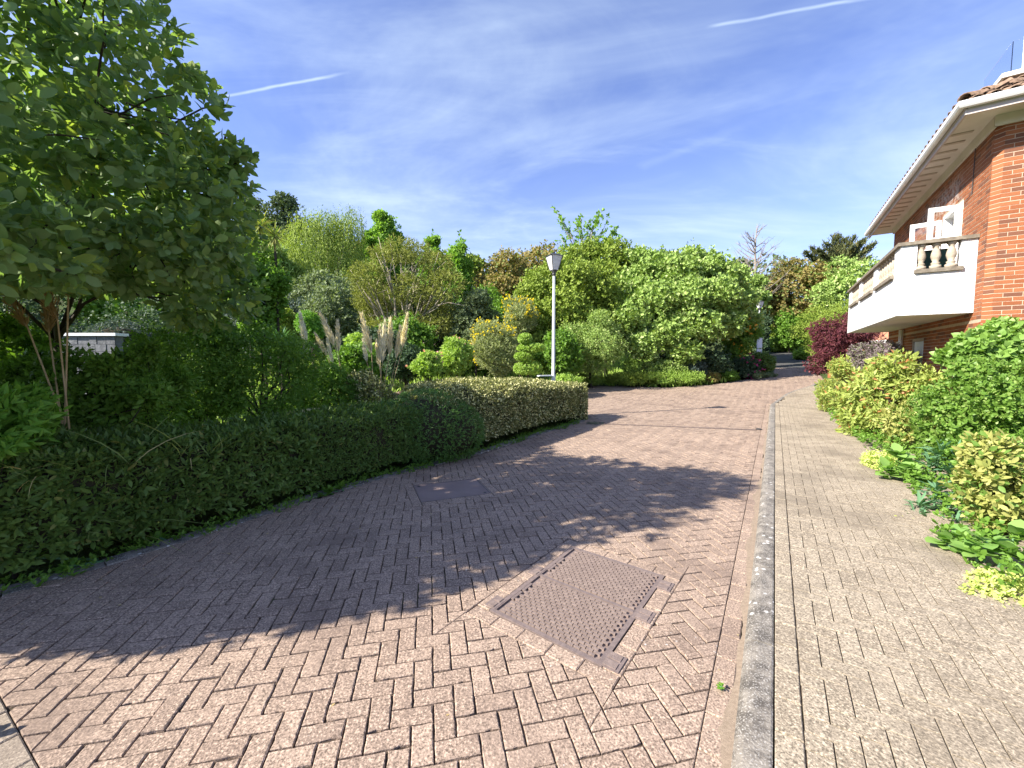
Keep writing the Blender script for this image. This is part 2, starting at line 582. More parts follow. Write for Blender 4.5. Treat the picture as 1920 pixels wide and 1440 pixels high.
def sheet(name, poly, dz, m, step=.8, parent=None):
    """a sheet following the land over the bounding grid of a polygon, cut to it cell by cell at the rim"""
    import bmesh
    bm = bmesh.new()
    vs = [bm.verts.new((x, y, 0)) for x, y in poly]
    bm.faces.new(vs)
    xs, ys = [p[0] for p in poly], [p[1] for p in poly]
    for k in np.arange(math.floor(min(xs)), max(xs), step):
        bmesh.ops.bisect_plane(bm, geom=bm.verts[:] + bm.edges[:] + bm.faces[:], plane_co=(k + .013, 0, 0), plane_no=(1, 0, 0))
    for k in np.arange(math.floor(min(ys)), max(ys), step):
        bmesh.ops.bisect_plane(bm, geom=bm.verts[:] + bm.edges[:] + bm.faces[:], plane_co=(0, k + .017, 0), plane_no=(0, 1, 0))
    for v in bm.verts:
        v.co.z = terr(v.co.x, v.co.y) + dz
    for f_ in bm.faces:
        f_.normal_update()
        if f_.normal.z < 0:
            f_.normal_flip()
    me = bpy.data.meshes.new(name)
    bm.to_mesh(me)
    bm.free()
    me.materials.append(m)
    return put(name, me, parent)


road = tag(sheet('road', ROAD_POLY, -.011, M['joint_sand']), kind='structure')
lane = tag(sheet('lane', [(16.90, 25.78)] + FARL + FARR, -.004, M['asphalt'], 2.0), kind='structure')

# ------------------------------------------------------------------ convex clipping for cut blocks
def clip(poly, p, n):
    """keep the side of the line through p where n.(x-p) <= 0"""
    out = []
    m = len(poly)
    for i in range(m):
        a, b = poly[i], poly[(i + 1) % m]
        da = (a[0] - p[0]) * n[0] + (a[1] - p[1]) * n[1]
        db = (b[0] - p[0]) * n[0] + (b[1] - p[1]) * n[1]
        if da <= 0:
            out.append(a)
        if (da < 0 < db) or (db < 0 < da):
            t = da / (da - db)
            out.append((a[0] + (b[0] - a[0]) * t, a[1] + (b[1] - a[1]) * t))
    return out


def area(poly):
    return .5 * sum(poly[i][0] * poly[(i + 1) % len(poly)][1] - poly[(i + 1) % len(poly)][0] * poly[i][1] for i in range(len(poly)))


def rect(c, ang, lx, ly):
    """rectangle centred at c; lx along the bearing ang, ly across"""
    d = np.array([math.sin(ang), math.cos(ang)])
    e = np.array([d[1], -d[0]])
    c = np.array(c)
    return [tuple(c - d * lx / 2 + e * ly / 2), tuple(c + d * lx / 2 + e * ly / 2), tuple(c + d * lx / 2 - e * ly / 2), tuple(c - d * lx / 2 - e * ly / 2)]


def subtract(poly, hole):
    """convex pieces of poly outside a counter-clockwise convex hole"""
    out, cur = [], poly
    m = len(hole)
    for i in range(m):
        a, b = hole[i], hole[(i + 1) % m]
        n = ((b[1] - a[1]), -(b[0] - a[0]))               # outward
        o = clip(cur, a, (-n[0], -n[1]))
        if len(o) > 2 and abs(area(o)) > 4e-4:
            out.append(o)
        cur = clip(cur, a, n)
        if len(cur) < 3:
            break
    return out


def shrink(poly, g):
    """move every edge of a counter-clockwise convex polygon inwards by g"""
    cur = poly
    m = len(poly)
    for i in range(m):
        a, b = poly[i], poly[(i + 1) % m]
        L = math.hypot(b[0] - a[0], b[1] - a[1])
        if L < 1e-6:
            continue
        n = ((b[1] - a[1]) / L, -(b[0] - a[0]) / L)
        cur = clip(cur, (a[0] - n[0] * g, a[1] - n[1] * g), n)
        if len(cur) < 3:
            return []
    return cur


def block_prism(poly, ch=.005, depth=.03, z=None):
    """block with chamfered rim; poly ccw; returns V, F with the top at 0 or at heights z(x, y)"""
    inn = shrink(poly, ch)
    n = len(poly)
    if len(inn) != n:
        inn = poly
    hz = (lambda x, y: 0.0) if z is None else z
    V = [(x, y, hz(x, y) - depth) for x, y in poly] + [(x, y, hz(x, y) - ch * .8) for x, y in poly] + [(x, y, hz(x, y)) for x, y in inn]
    F = [tuple(range(2 * n, 3 * n))]
    for i in range(n):
        j = (i + 1) % n
        F += [(i, j, n + j, n + i), (n + i, n + j, 2 * n + j, 2 * n + i)]
    return V, F


def rough_block(hw, hl, seed, ch=.004, depth=.03):
    """full block with a slightly chipped, uneven rim"""
    rng = np.random.default_rng(seed)
    cs = [(-hw, -hl), (hw, -hl), (hw, hl), (-hw, hl)]
    P = []
    for i in range(4):
        a, b = np.array(cs[i]), np.array(cs[(i + 1) % 4])
        k = 3 if i % 2 == 0 else 5
        for j in range(k):
            p = a + (b - a) * (j + (rng.uniform(-.25, .25) if j else 0)) / k
            P.append(p)
    P = np.array(P)
    off = rng.gamma(1.2, .0008, len(P))
    off[rng.integers(len(P))] += rng.uniform(.001, .006)
    Q = P * (1 - off[:, None] / np.array([hw, hl]))
    T = Q * (1 - (ch * rng.uniform(.6, 1.5, len(P)))[:, None] / np.array([hw, hl]))
    n = len(P)
    V = [(x, y, -depth) for x, y in Q] + [(x, y, -ch * .8) for x, y in Q] + [(x, y, 0) for x, y in T]
    F = [tuple(range(2 * n, 3 * n))]
    for i in range(n):
        j = (i + 1) % n
        F += [(i, j, n + j, n + i), (n + i, n + j, 2 * n + j, 2 * n + i)]
    return V, F


def herringbone(ang, poly, lw=.1, ox=0.0, oy=0.0):
    """centres and bearings of 2:1 blocks laid in herringbone, one leg along the bearing ang"""
    d = np.array([math.sin(ang), math.cos(ang)])
    e = np.array([d[1], -d[0]])
    P = np.array(poly)
    u, v = P @ e, P @ d
    i0, i1 = int(u.min() / lw) - 3, int(u.max() / lw) + 3
    j0, j1 = int(v.min() / lw) - 3, int(v.max() / lw) + 3
    I, J = np.meshgrid(np.arange(i0, i1), np.arange(j0, j1))
    I, J = I.ravel(), J.ravel()
    cl = (I - J) % 4
    h, w = cl == 0, cl == 3
    C1 = np.stack([(I[h] + 1) * lw + ox, (J[h] + .5) * lw + oy], -1)
    C2 = np.stack([(I[w] + .5) * lw + ox, (J[w] + 1) * lw + oy], -1)
    c = np.concatenate([C1, C2])
    a = np.concatenate([np.full(len(C1), ang + math.pi / 2), np.full(len(C2), ang)])
    return c[:, :1] * e + c[:, 1:] * d, a


def in_view(P, pad=60):
    X, Y = P[:, 0], np.maximum(P[:, 1], .05)
    px = 960 + FPX * X / Y
    py = 672 + EYE * FPX / Y
    return (P[:, 1] > .8) & (px > -pad) & (px < 1920 + pad) & (py < 1440 + pad)


KCUTN = -KN
BW = .0915                                               # block width as laid; blocks are twice as long


def lay_blocks(parent, name, ang, poly, holes, cuts, mat_, gap, n_single, jit, seed, simple_from=9.0):
    rng = np.random.default_rng(seed)
    C, A = herringbone(ang, poly, BW)
    bb = np.linalg.norm(C, axis=1)
    ok = inside(poly, C)
    for hole in holes:                                    # cut blocks that only reach into a hole are kept whole here, trimmed below
        ok &= ~inside(hole, C) | True
    C, A = C[ok], A[ok]
    near = np.linalg.norm(C, axis=1)
    order = np.argsort(near)
    C, A = C[order], A[order]
    vis = in_view(C)
    full = shrink([(-BW / 2, -BW), (BW / 2, -BW), (BW / 2, BW), (-BW / 2, BW)], gap / 2)
    RB = [rough_block(BW / 2 - gap / 2, BW - gap / 2, 900 + i) for i in range(12)]
    RM = [mesh(name, np.array(v_), [list(f_) for f_ in F_], mat_) for v_, F_ in RB]
    VV, FF = [], []
    cnt = 0
    hb = [(np.mean(h, 0), max(np.linalg.norm(np.array(q) - np.mean(h, 0)) for q in h) + .13, h) for h in holes]
    for k in range(len(C)):
        c, a = C[k], A[k]
        far = np.hypot(*c) > simple_from
        touch = [h for m_, rr, h in hb if np.hypot(*(c - m_)) < rr]
        jz = rng.normal(0, jit)
        ja = rng.normal(0, .011)
        ca, sa = math.cos(-a + ja), math.sin(-a + ja)
        base = [(c[0] + x * ca - y * sa, c[1] + x * sa + y * ca) for x, y in full]
        pieces = [base]
        cut = False
        for p_, n_ in cuts:
            if n_ is KCUTN and float((c - K0) @ KD) > 11.3:
                continue
            q = []
            for pc in pieces:
                r_ = clip(pc, p_, n_)
                if len(r_) > 2 and area(r_) > 4e-4:
                    q.append(r_)
                    cut |= len(r_) != len(pc) or abs(area(r_) - area(pc)) > 1e-6
                else:
                    cut = True
            pieces = q
        for h in touch:
            q = []
            for pc in pieces:
                r_ = subtract(pc, h)
                if len(r_) != 1 or abs(area(r_[0]) - area(pc)) > 1e-6:
                    cut = True
                q += r_
            pieces = q
        z0 = float(terr(c[0], c[1])) + jz
        tx, ty = rng.normal(0, .004), rng.normal(0, .004)
        if cnt < n_single and vis[k] and not cut:
            put(name, RM[rng.integers(12)], parent, (c[0], c[1], z0), (tx, ty, -a + ja + (math.pi if rng.random() < .5 else 0)))
            cnt += 1
            continue
        for pc in pieces:
            if cut:
                pc = shrink(pc, .0015)
                if len(pc) < 3:
                    continue
            if far:
                n = len(pc)
                hz = [float(terr(x, y)) + jz for x, y in pc]
                V = [(x, y, z - .013) for (x, y), z in zip(pc, hz)] + [(x, y, z) for (x, y), z in zip(pc, hz)]
                F = [tuple(range(n, 2 * n))] + [(i, (i + 1) % n, n + (i + 1) % n, n + i) for i in range(n)]
            elif not cut:
                vr, F = RB[rng.integers(12)]
                V = [(c[0] + x * ca - y * sa, c[1] + x * sa + y * ca, z0 + z_ + x * tx + y * ty) for x, y, z_ in vr]
            else:
                V, F = block_prism(pc, ch=.003, z=lambda x, y: float(terr(x, y)) + jz + (x - c[0]) * tx + (y - c[1]) * ty)
            b = len(VV)
            VV += V
            FF += [tuple(i + b for i in f_) for f_ in F]
    me = bpy.data.meshes.new('paving')
    me.from_pydata(VV, [], FF)
    me.update()
    me.materials.append(mat_)
    tag(put('paving', me, parent), kind='stuff')


# inspection cover with tread pattern, plain cover in the shade
MC, MA = (.475, 2.56), R(37.3)
M_L, M_W = 1.05, .74
HOLE1 = rect(MC, MA, M_L + .208, M_W + .208)
M2C, M2A = (-.72, 4.65), R(68.4)
HOLE2 = rect(M2C, M2A, .80 + .208, .62 + .208)
HOLE2C = rect(M2C, M2A, .80 + .02, .62 + .02)
DR0, DR1 = np.array([1.80, 9.50]), np.array([5.30, 8.60])    # slot drain across the road
dd = (DR1 - DR0) / np.linalg.norm(DR1 - DR0)
HOLE3 = rect((DR0 + DR1) / 2, math.atan2(dd[0], dd[1]), float(np.linalg.norm(DR1 - DR0)), .26)
kcut = (kc(0, CHAN), KCUTN)
ecut = (np.array(EDG[0]) + en * .0, -en)
lay_blocks(road, 'paver', R(-11.7), BLOCK_POLY, [HOLE1, HOLE2, HOLE3], [kcut, ecut], M['road_block'], .0052, 300, .0019, 3)


def course(parent, p, d, length, wid, bl, mat_, name='edging_block', seed=1, ch=.005, gap=.006, rise=0.0):
    """a single straight course of blocks, each its own object"""
    rng = np.random.default_rng(seed)
    n = int(round(length / bl))
    e = np.array([d[1], -d[0]])
    full = [(-wid / 2 + gap / 2, -bl / 2 + gap / 2), (wid / 2 - gap / 2, -bl / 2 + gap / 2), (wid / 2 - gap / 2, bl / 2 - gap / 2), (-wid / 2 + gap / 2, bl / 2 - gap / 2)]
    V, F = block_prism(full, ch)
    me = mesh(name, np.array(V), [list(f_) for f_ in F], mat_)
    a = math.atan2(d[0], d[1])
    for i in range(n):
        c = np.asarray(p) + np.asarray(d) * (i + .5) * bl
        put(name, me, parent, (c[0], c[1], float(terr(c[0], c[1])) + rise + rng.normal(0, .001)), (rng.normal(0, .003), rng.normal(0, .003), -a + rng.normal(0, .004)))


# channel course along the kerb and edging of the covers, drain soldier course, light driveway edging
course(road, kc(-5.5, .20), KD, 17.0, .10, .20, M['road_block'], 'channel_block', 2, rise=-.003)
course(road, np.array(EDG_START) - en * .06, ed, 5.04, .12, .21, M['edging_block'], 'edging_block', 4)
course(road, DR0 + np.array([-dd[1], dd[0]]) * .075, dd, 3.6, .20 - .08, .1, M['road_block'], 'soldier_block', 6)
for (c, a, L, W, s) in ((MC, MA, M_L, M_W, 7), (M2C, M2A, .80, .62, 9)):
    d = np.array([math.sin(a), math.cos(a)])
    e = np.array([d[1], -d[0]])
    c = np.array(c)
    for sg in (-1, 1):
        course(road, c + e * sg * (W / 2 + .053) - d * L / 2, d, L, .10, L / 5, M['road_block'], 'cut_block', s + sg, gap=.004)
        course(road, c + d * sg * (L / 2 + .053) - e * (W / 2 + .10), e, W + .20, .10, (W + .2) / 5, M['road_block'], 'cut_block', s + sg + 2, gap=.004)

# apron beyond the light edging
apron = tag(sheet('driveway_apron', [tuple(EDG_END - en * .12), tuple(EDG_START - en * .12), tuple(EDG_START - en * 4), tuple(kc(-9, .16)), tuple(kc(-4.1, .16))], -.012, M['joint_sand'], 1.0), kind='structure')
AP = [tuple(EDG_START - en * .02), tuple(EDG_START - en * 1.6), tuple(kc(-5.5, .31)), tuple(kc(-4.2, .31)), tuple(EDG_END - en * .02)]
lay_blocks(apron, 'paver', R(-11.7), AP, [], [(np.array(EDG[0]) - en * .125, en)], M['edging_block'], .008, 0, .0012, 8)

# ------------------------------------------------------------------ footway with herringbone along the kerb
PAV_R = [(2.0, -1.4), (3.1, .9), (3.65, 2.1), (3.95, 2.65), (4.65, 3.7), (5.95, 5.5), (7.3, 7.5), (9.8, 11.3), (12.9, 15.7), (13.6, 17.2)]
FOOTWAY = [tuple(kc(-9, -.005)), tuple(kc(-9, -2.2))] + PAV_R + [(13.25, 17.55), (11.95, 16.6), (11.0, 15.75), (10.1, 14.8), (9.55, 13.95), tuple(kc(11.6, -.01))]
FOOTWAY = FOOTWAY[::-1]
footway = tag(sheet('footway', FOOTWAY, .041, M['joint_sand']), kind='structure')
FLIFT = .050


def lay_footway():
    rng = np.random.default_rng(21)
    C, A = herringbone(KA, FOOTWAY, BW, ox=float((K0 - KN * .106) @ np.array([KD[1], -KD[0]])) % BW)
    ok = inside(FOOTWAY, C) & (((C - K0) @ KN) < -.0)
    C, A = C[ok], A[ok]
    order = np.argsort(np.linalg.norm(C, axis=1))
    C, A = C[order], A[order]
    vis = in_view(C, 40)
    full = shrink([(-BW / 2, -BW), (BW / 2, -BW), (BW / 2, BW), (-BW / 2, BW)], .0024)
    V0, F0 = block_prism(full, .002)
    me0 = mesh('paver', np.array(V0), [list(f_) for f_ in F0], M['footway_block'])
    VV, FF, cnt = [], [], 0
    line = K0 - KN * .106
    for k in range(len(C)):
        c, a = C[k], A[k]
        z0 = float(terr(*c)) + FLIFT + rng.normal(0, .0008)
        tx, ty, ja = rng.normal(0, .003), rng.normal(0, .003), rng.normal(0, .004)
        ca, sa = math.cos(-a + ja), math.sin(-a + ja)
        base = [(c[0] + x * ca - y * sa, c[1] + x * sa + y * ca) for x, y in full]
        pc = clip(base, line, KN)
        cut = abs(area(pc) - area(base)) > 1e-6 if len(pc) > 2 else True
        if cnt < 280 and vis[k] and not cut:
            put('paver', me0, footway, (c[0], c[1], z0), (tx, ty, -a + ja))
            cnt += 1
            continue
        if len(pc) < 3:
            continue
        V, F = block_prism(pc, .002, .012, z=lambda x, y: float(terr(x, y)) - float(terr(*c)) + z0 + (x - c[0]) * tx + (y - c[1]) * ty)
        b = len(VV)
        VV += V
        FF += [tuple(i + b for i in f_) for f_ in F]
    me = bpy.data.meshes.new('paving')
    me.from_pydata(VV, [], FF)
    me.update()
    me.materials.append(M['footway_block'])
    tag(put('paving', me, footway), kind='stuff')


lay_footway()
course(footway, kc(-5.5, -.054), KD, 17.0, .10, .20, M['footway_block'], 'edging_block', 31, .004, .005, FLIFT)


# kerb stones: battered face, rounded nose
def kerb():
    k = tag(bpy.data.objects.new('kerb', None), kind='structure')
    COL.objects.link(k)
    prof = [(0, -.1), (0, .046), (.008, .050), (.07, .049), (.096, .043), (.116, .031), (.130, .010), (.136, -.02), (.136, -.1)]
    pts = [kc(s, 0) for s in np.arange(-5.4, 11.5, .915)]
    cur = [(9.55, 13.95), (10.05, 14.65), (10.75, 15.45), (11.6, 16.25), (12.5, 16.95), (13.3, 17.6), (14.1, 18.35)]
    path = [np.array(p) for p in pts] + [np.array(q) for q in cur[1:]]
    mats = M['kerb_stone']
    for i in range(len(path) - 1):
        a, b = path[i], path[i + 1]
        V = []
        dA = path[i + 1] - path[max(i - 1, 0)]
        dB = path[min(i + 2, len(path) - 1)] - path[i]
        for p, dv, sgn in ((a, dA, 1), (b, dB, -1)):
            dv = dv / np.linalg.norm(dv)
            nn = np.array([-dv[1], dv[0]])
            q = p + dv * .005 * sgn
            tz = float(terr(*p))
            V += [(q[0] + nn[0] * o, q[1] + nn[1] * o, tz + h) for o, h in prof]
        n = len(prof)
        F = [(j, j + 1, n + j + 1, n + j) for j in range(n - 1)] + [tuple(range(n - 1, -1, -1)), tuple(range(n, 2 * n))]
        put('kerb_stone', mesh('kerb_stone', np.array(V), [list(f_)[::-1] for f_ in F], mats), k)


kerb()


# silted sand along the foot of the kerb
def silt():
    rng = np.random.default_rng(77)
    S = np.arange(-5.2, 11.3, .045)
    w = .026 + .010 * np.sin(S * 1.7) + .012 * np.sin(S * 4.9 + 1) + .008 * np.sin(S * 13) + rng.normal(0, .004, len(S)) + .05 * np.exp(-((S + .45) / .35) ** 2) + .035 * np.exp(-((S - .9) / .25) ** 2)
    w = np.maximum(w, .006)
    V = [(*kc(s, .126), .008 + float(terr(*kc(s, .14)))) for s in S] + [(*kc(s, .138 + a), -.004 + float(terr(*kc(s, .14)))) for s, a in zip(S, w)]
    n = len(S)
    put('silt', mesh('silt', np.array(V), [[i, n + i, n + i + 1, i + 1][::-1] for i in range(n - 1)], M['sand'], True), road)


silt()


# worn edging along the foot of the hedge
def foot_edging():
    e_ = tag(bpy.data.objects.new('edging', None), kind='structure')
    COL.objects.link(e_)
    P = [np.array(p) for p in FOOT]
    segs = []
    for a, b in zip(P[:-1], P[1:]):
        n = max(1, int(np.linalg.norm(b - a) / .45))
        segs += [a + (b - a) * i / n for i in range(n)]
    segs.append(P[-1])
    segs += [np.array((2.02, 10.3)), np.array((1.95, 10.9)), np.array((1.6, 11.5))]
    rng = np.random.default_rng(4)
    for a, b in zip(segs[:-1], segs[1:]):
        d = (b - a) / np.linalg.norm(b - a)
        n = np.array([-d[1], d[0]])
        z = .022 + rng.normal(0, .006)
        w0, w1 = -.035 + rng.normal(0, .006), .09
        m = MB()
        a_, b_ = a + d * .004, b - d * .004
        lo = [(*(a_ + n * w0), -.05), (*(b_ + n * w0), -.05), (*(b_ + n * w1), -.05), (*(a_ + n * w1), -.05)]
        hi = [(*(a_ + n * (w0 + .012)), z - .004), (*(b_ + n * (w0 + .012)), z - .004), (*(b_ + n * w1), z + .008), (*(a_ + n * w1), z + .008)]
        m.hexa(lo + hi).put('edging_stone', M['kerb_stone'], e_)


foot_edging()


# ------------------------------------------------------------------ iron covers and the drain
def tread_cover():
    t = thing('manhole_cover', 'rusty brown iron manhole cover with raised tread and lugs, half in sunlight', 'manhole cover', (MC[0], MC[1], float(terr(*MC))), -MA)
    L, W = M_L, M_W                                      # local y runs along the long side, x across
    MB().box((-W / 2, -L / 2, -.03), (W / 2, L / 2, -.0085)).put('plate', M['iron'], t)
    f = MB()
    for a, b in (((-W / 2, -L / 2), (W / 2, -L / 2 + .028)), ((-W / 2, L / 2 - .028), (W / 2, L / 2)), ((-W / 2, -L / 2 + .03), (-W / 2 + .028, L / 2 - .03)), ((W / 2 - .028, -L / 2 + .03), (W / 2, L / 2 - .03))):
        f = MB().box((*a, -.02), (*b, .003))
        f.put('rim', M['iron_frame'], t)
    seam = MB().box((-W / 2 + .03, -.012, -.0083), (W / 2 - .03, .012, .0035)).put('crossbar', M['iron_frame'], t)
    tr = MB()
    rows, cols = 40, 15
    for r_ in range(rows):
        y = -L / 2 + .045 + r_ * (L - .09) / (rows - 1)
        if abs(y) < .018:
            continue
        for c_ in range(cols):
            x = -W / 2 + .055 + (c_ + .5 * (r_ % 2)) * (W - .11) / cols
            if x > W / 2 - .075:
                continue
            tr.box((x, y - .0075, -.0083), (x + .037, y + .0075, .0045))
    tag(tr.put('tread', M['iron'], t), kind='stuff')
    for sx, ys in ((-1, (-.44, .03)), (1, (-.46, .0, .40))):
        for y in ys:
            x0, x1 = (W / 2 - .02, W / 2 + .085) if sx > 0 else (-W / 2 - .06, -W / 2 + .02)
            lg = MB().box((x0, y - .06, -.02), (x1, y + .06, .0045)).put('lug', M['iron_frame'], t)
            for q in (-.03, .03):
                MB().box((x0 + .018, y + q - .022, .0045), (x1 - .018, y + q + .022, .0085)).put('pad', M['iron'], lg)
    for y in (-.30, -.18, .14, .26):
        MB().box((-W / 2 + .032, y - .05, -.0035), (-W / 2 + .052, y + .05, .005)).put('letter_strip', M['iron_frame'], t)
    return t


tread_cover()
pc_ = thing('access_cover', 'plain dark steel access cover set in the shaded paving beside the hedge', 'access cover', (M2C[0], M2C[1], float(terr(*M2C))), -M2A)
MB().box((-.31, -.40, -.03), (.31, .40, -.006)).put('plate', M['steel_plate'], pc_)
for a, b in (((-.31, -.40), (.31, -.386)), ((-.31, .386), (.31, .40)), ((-.31, -.385), (-.297, .385)), ((.297, -.385), (.31, .385))):
    MB().box((*a, -.02), (*b, -.001)).put('rim', M['iron_frame'], pc_)
for x, y in ((-.25, -.34), (.25, .34)):
    MB().lathe([(.018, -.0055), (.018, -.003), (.008, -.002)], 8, (x, y)).put('key_hole', M['lamp_black'], pc_)

da = math.atan2(dd[0], dd[1])
dr = thing('slot_drain', 'narrow slot drain running across the road from the hedge to the kerb', 'drain', (DR0[0], DR0[1], float(terr(3.5, 9.0))), -da)
LD = float(np.linalg.norm(DR1 - DR0))
MB().box((-.018, .35, -.030), (.018, LD, -.0105)).put('slot', M['lamp_black'], dr)
for s_ in (-1, 1):
    MB().box((s_ * .024 - .005, .35, -.02), (s_ * .024 + .005, LD, .001)).put('rail', M['iron_frame'], dr)
gr = thing('gully_grate', 'small black gully grate at the foot of the clipped hedge end', 'drain grate', (1.98, 9.42, float(terr(1.98, 9.42))), -da)
for i in range(9):
    MB().box((-.15, -.20 + i * .045, -.02), (.15, -.175 + i * .045, .004)).put('bar', M['lamp_black'], gr)
for x in (-.165, .165):
    MB().box((x - .012, -.215, -.02), (x + .012, .215, .005)).put('frame', M['lamp_black'], gr)
rm = thing('drain_cap', 'little black drain cap beside the kerb at the end of the slot', 'drain cap', (5.36, 8.60, float(terr(5.36, 8.6))))
MB().lathe([(.06, -.01), (.06, .012), (.045, .02), (.02, .022)], 12).put('lid', M['lamp_black'], rm)

# ------------------------------------------------------------------ brick house with balcony, its wall parallel to the kerb
HK = np.array([7.62, 6.52])                              # near corner of the house
WD, WN, WC = KD, KN, np.array([KD[1], -KD[0]])           # along the long wall, out of it, along the end wall
HTOP = 5.30
HGROUND = -.05


def hp(t, n, z):
    """house coordinates: t along the long wall from the near corner, n metres out of it towards the road"""
    q = HK + WD * t + WN * n
    return (q[0], q[1], z)


def hbox(m, t0, t1, n0, n1, z0, z1):
    return m.hexa([hp(t0, n1, z0), hp(t0, n0, z0), hp(t1, n0, z0), hp(t1, n1, z0), hp(t0, n1, z1), hp(t0, n0, z1), hp(t1, n0, z1), hp(t1, n1, z1)])


def brick_house():
    H = thing('brick_house', 'red brick house with white balcony, wide eaves and clay tiled roof beside the footway', 'house')
    # body: mortar-coloured walls, the openings of the long wall are recesses
    LEN, DEP = 6.5, 6.0
    cant = .09
    DOORW = (1.22, 2.26, 2.62, 4.44)                     # balcony door: t0, t1, z0, z1
    GDOOR = (3.05, 3.95, HGROUND, 1.95)
    GWIN = (4.85, 5.5, .9, 2.0)
    # the wall as butted slabs around the openings (t, z rectangles)
    cells = [(cant, 1.22, HGROUND, HTOP), (1.22, 2.26, HGROUND, 2.62), (1.22, 2.26, 4.44, HTOP), (2.26, 3.05, HGROUND, HTOP), (3.05, 3.95, 1.95, HTOP),
             (3.95, 4.85, HGROUND, HTOP), (4.85, 5.5, HGROUND, .9), (4.85, 5.5, 2.0, HTOP), (5.5, LEN, HGROUND, HTOP)]
    w = MB()
    for a, b, z0, z1 in cells:
        w = MB()
        hbox(w, a, b, -.25, 0, z0, z1)
        w.put('wall', M['mortar'], H)
    w = MB()
    c0, c1 = hp(cant, 0, 0), hp(0, -cant, 0)
    w.prism([c0[:2], c1[:2], hp(0, -DEP, 0)[:2], hp(.25, -DEP, 0)[:2], hp(.25, -.26, 0)[:2], hp(cant, -.26, 0)[:2]][::-1], HGROUND, HTOP)
    w.put('end_wall', M['mortar'], H)
    w = MB()
    hbox(w, LEN - .25, LEN, -DEP, -.26, HGROUND, HTOP)
    hbox(w, .25, LEN, -DEP, -DEP + .2, HGROUND, HTOP).put('back_wall', M['mortar'], H)
    fl = MB()
    hbox(fl, .26, LEN - .26, -DEP + .21, -.26, 2.4, 2.58).put('floor_slab', M['soffit_paint'], H)
    # bricks
    BL, BH, J = .198, .058, .0095
    rows = int((HTOP - 2.2) / (BH + J))
    bm = {}

    def brick_mesh(L):
        L = round(L, 3)
        if L not in bm:
            m = MB()
            c = .002
            V = [(0, 0, 0), (L, 0, 0), (L, 0, BH), (0, 0, BH), (0, -.004 + c, 0), (L, -.004 + c, 0), (L, -.004 + c, BH), (0, -.004 + c, BH),
                 (c, -.004, c), (L - c, -.004, c), (L - c, -.004, BH - c), (c, -.004, BH - c)]
            F = [(8, 9, 10, 11)]
            for i in range(4):
                j = (i + 1) % 4
                F += [(i, j, 4 + j, 4 + i), (4 + i, 4 + j, 8 + j, 8 + i)]
            bm[L] = (V, F, mesh('brick', np.array(V), [list(f) for f in F], M['house_brick']))
        return bm[L]
    all_b = []
    rng = np.random.default_rng(2)

    def face(p, d, length, z0, z1, holes, first):
        ang = math.atan2(d[1], d[0])
        k = 0
        z = z0
        while z + BH < z1:
            x = 0.0
            L = first[k % 2]
            while x < length - .02:
                L = min(L, length - x)
                segs = [(x, x + L)]
                for a, b, h0, h1 in holes:
                    if z + BH > h0 and z < h1:
                        segs = [s for q0, q1 in segs for s in ((q0, min(q1, a - .004)), (max(q0, b + .004), q1)) if s[1] - s[0] > .03]
                for q0, q1 in segs:
                    c = p + d * q0
                    all_b.append((c[0], c[1], z + rng.normal(0, .0012), ang, round(q1 - q0, 3), rng.normal(0, .0012)))
                x += L + J
                L = BL
            z += BH + J
            k += 1
    # end wall runs from the corner to the right, the long wall from its far end to the corner, so that both face out to the left of travel
    zb = 2.2
    face(np.array(hp(0, -cant, 0)[:2]), WC, 5.4, .025, HTOP - .02, [], (BL, .095))
    face(np.array(hp(cant, 0, 0)[:2]), (np.array(hp(0, -cant, 0)[:2]) - np.array(hp(cant, 0, 0)[:2])) / math.hypot(cant, cant), math.hypot(cant, cant), .025, HTOP - .02, [], (.127, .127))
    hl = [(LEN - b, LEN - a, z0 - .01, z1 + .01) for a, b, z0, z1 in (DOORW, GDOOR, GWIN)]
    face(np.array(hp(LEN, 0, 0)[:2]), -WD, LEN - cant, zb, HTOP - .02, hl, (BL, .095))
    face(np.array(hp(LEN, 0, 0)[:2]), -WD, LEN - cant, .4, zb - .02, hl, (BL, .095))
    dist = [math.hypot(b[0], b[1]) / b[4] + (40 if b[2] > 5.3 or b[0] / b[1] > 1.30 or b[2] < 2.3 else 0) for b in all_b]
    order = np.argsort(dist)
    VV, FF = [], []
    for i, k in enumerate(order):
        x, y, z, a, L, jz = all_b[k]
        V, F, me = brick_mesh(L)
        if i < 300:
            put('brick', me, H, (x, y, z), (0, 0, a + jz))
        else:
            ca, sa = math.cos(a + jz), math.sin(a + jz)
            b = len(VV)
            VV += [(x + q[0] * ca - q[1] * sa, y + q[0] * sa + q[1] * ca, z + q[2]) for q in V]
            FF += [tuple(j + b for j in f) for f in F]
    me = bpy.data.meshes.new('brickwork')
    me.from_pydata(VV, [], FF)
    me.update()
    me.materials.append(M['house_brick'])
    tag(put('brickwork', me, H), kind='stuff')

    # eaves: soffit, fascia, gutter, frieze board
    OA, OC = .50, .52                                    # overhang along the long wall and past the end wall
    zs = HTOP - .02
    FAR = LEN + .55
    s = MB()
    s.hexa([hp(-OC, OA, zs + .06), hp(-OC, -3.2, zs + .06), hp(FAR, -3.2, zs + .06), hp(FAR, OA, zs + .06), hp(-OC, OA, zs + .08), hp(-OC, -3.2, zs + .08), hp(FAR, -3.2, zs + .08), hp(FAR, OA, zs + .08)])
    s.put('soffit', M['soffit_paint'], H)
    fr = MB()
    hbox(fr, -.03, FAR - .56, .0072, .045, zs - .10, zs + .058)
    fr.put('frieze_board', M['soffit_paint'], H)
    fr = MB()
    hbox(fr, -.045, -.0072, -3.0, .045, zs - .10, zs + .058)
    fr.put('frieze_board', M['soffit_paint'], H)
    f = MB()
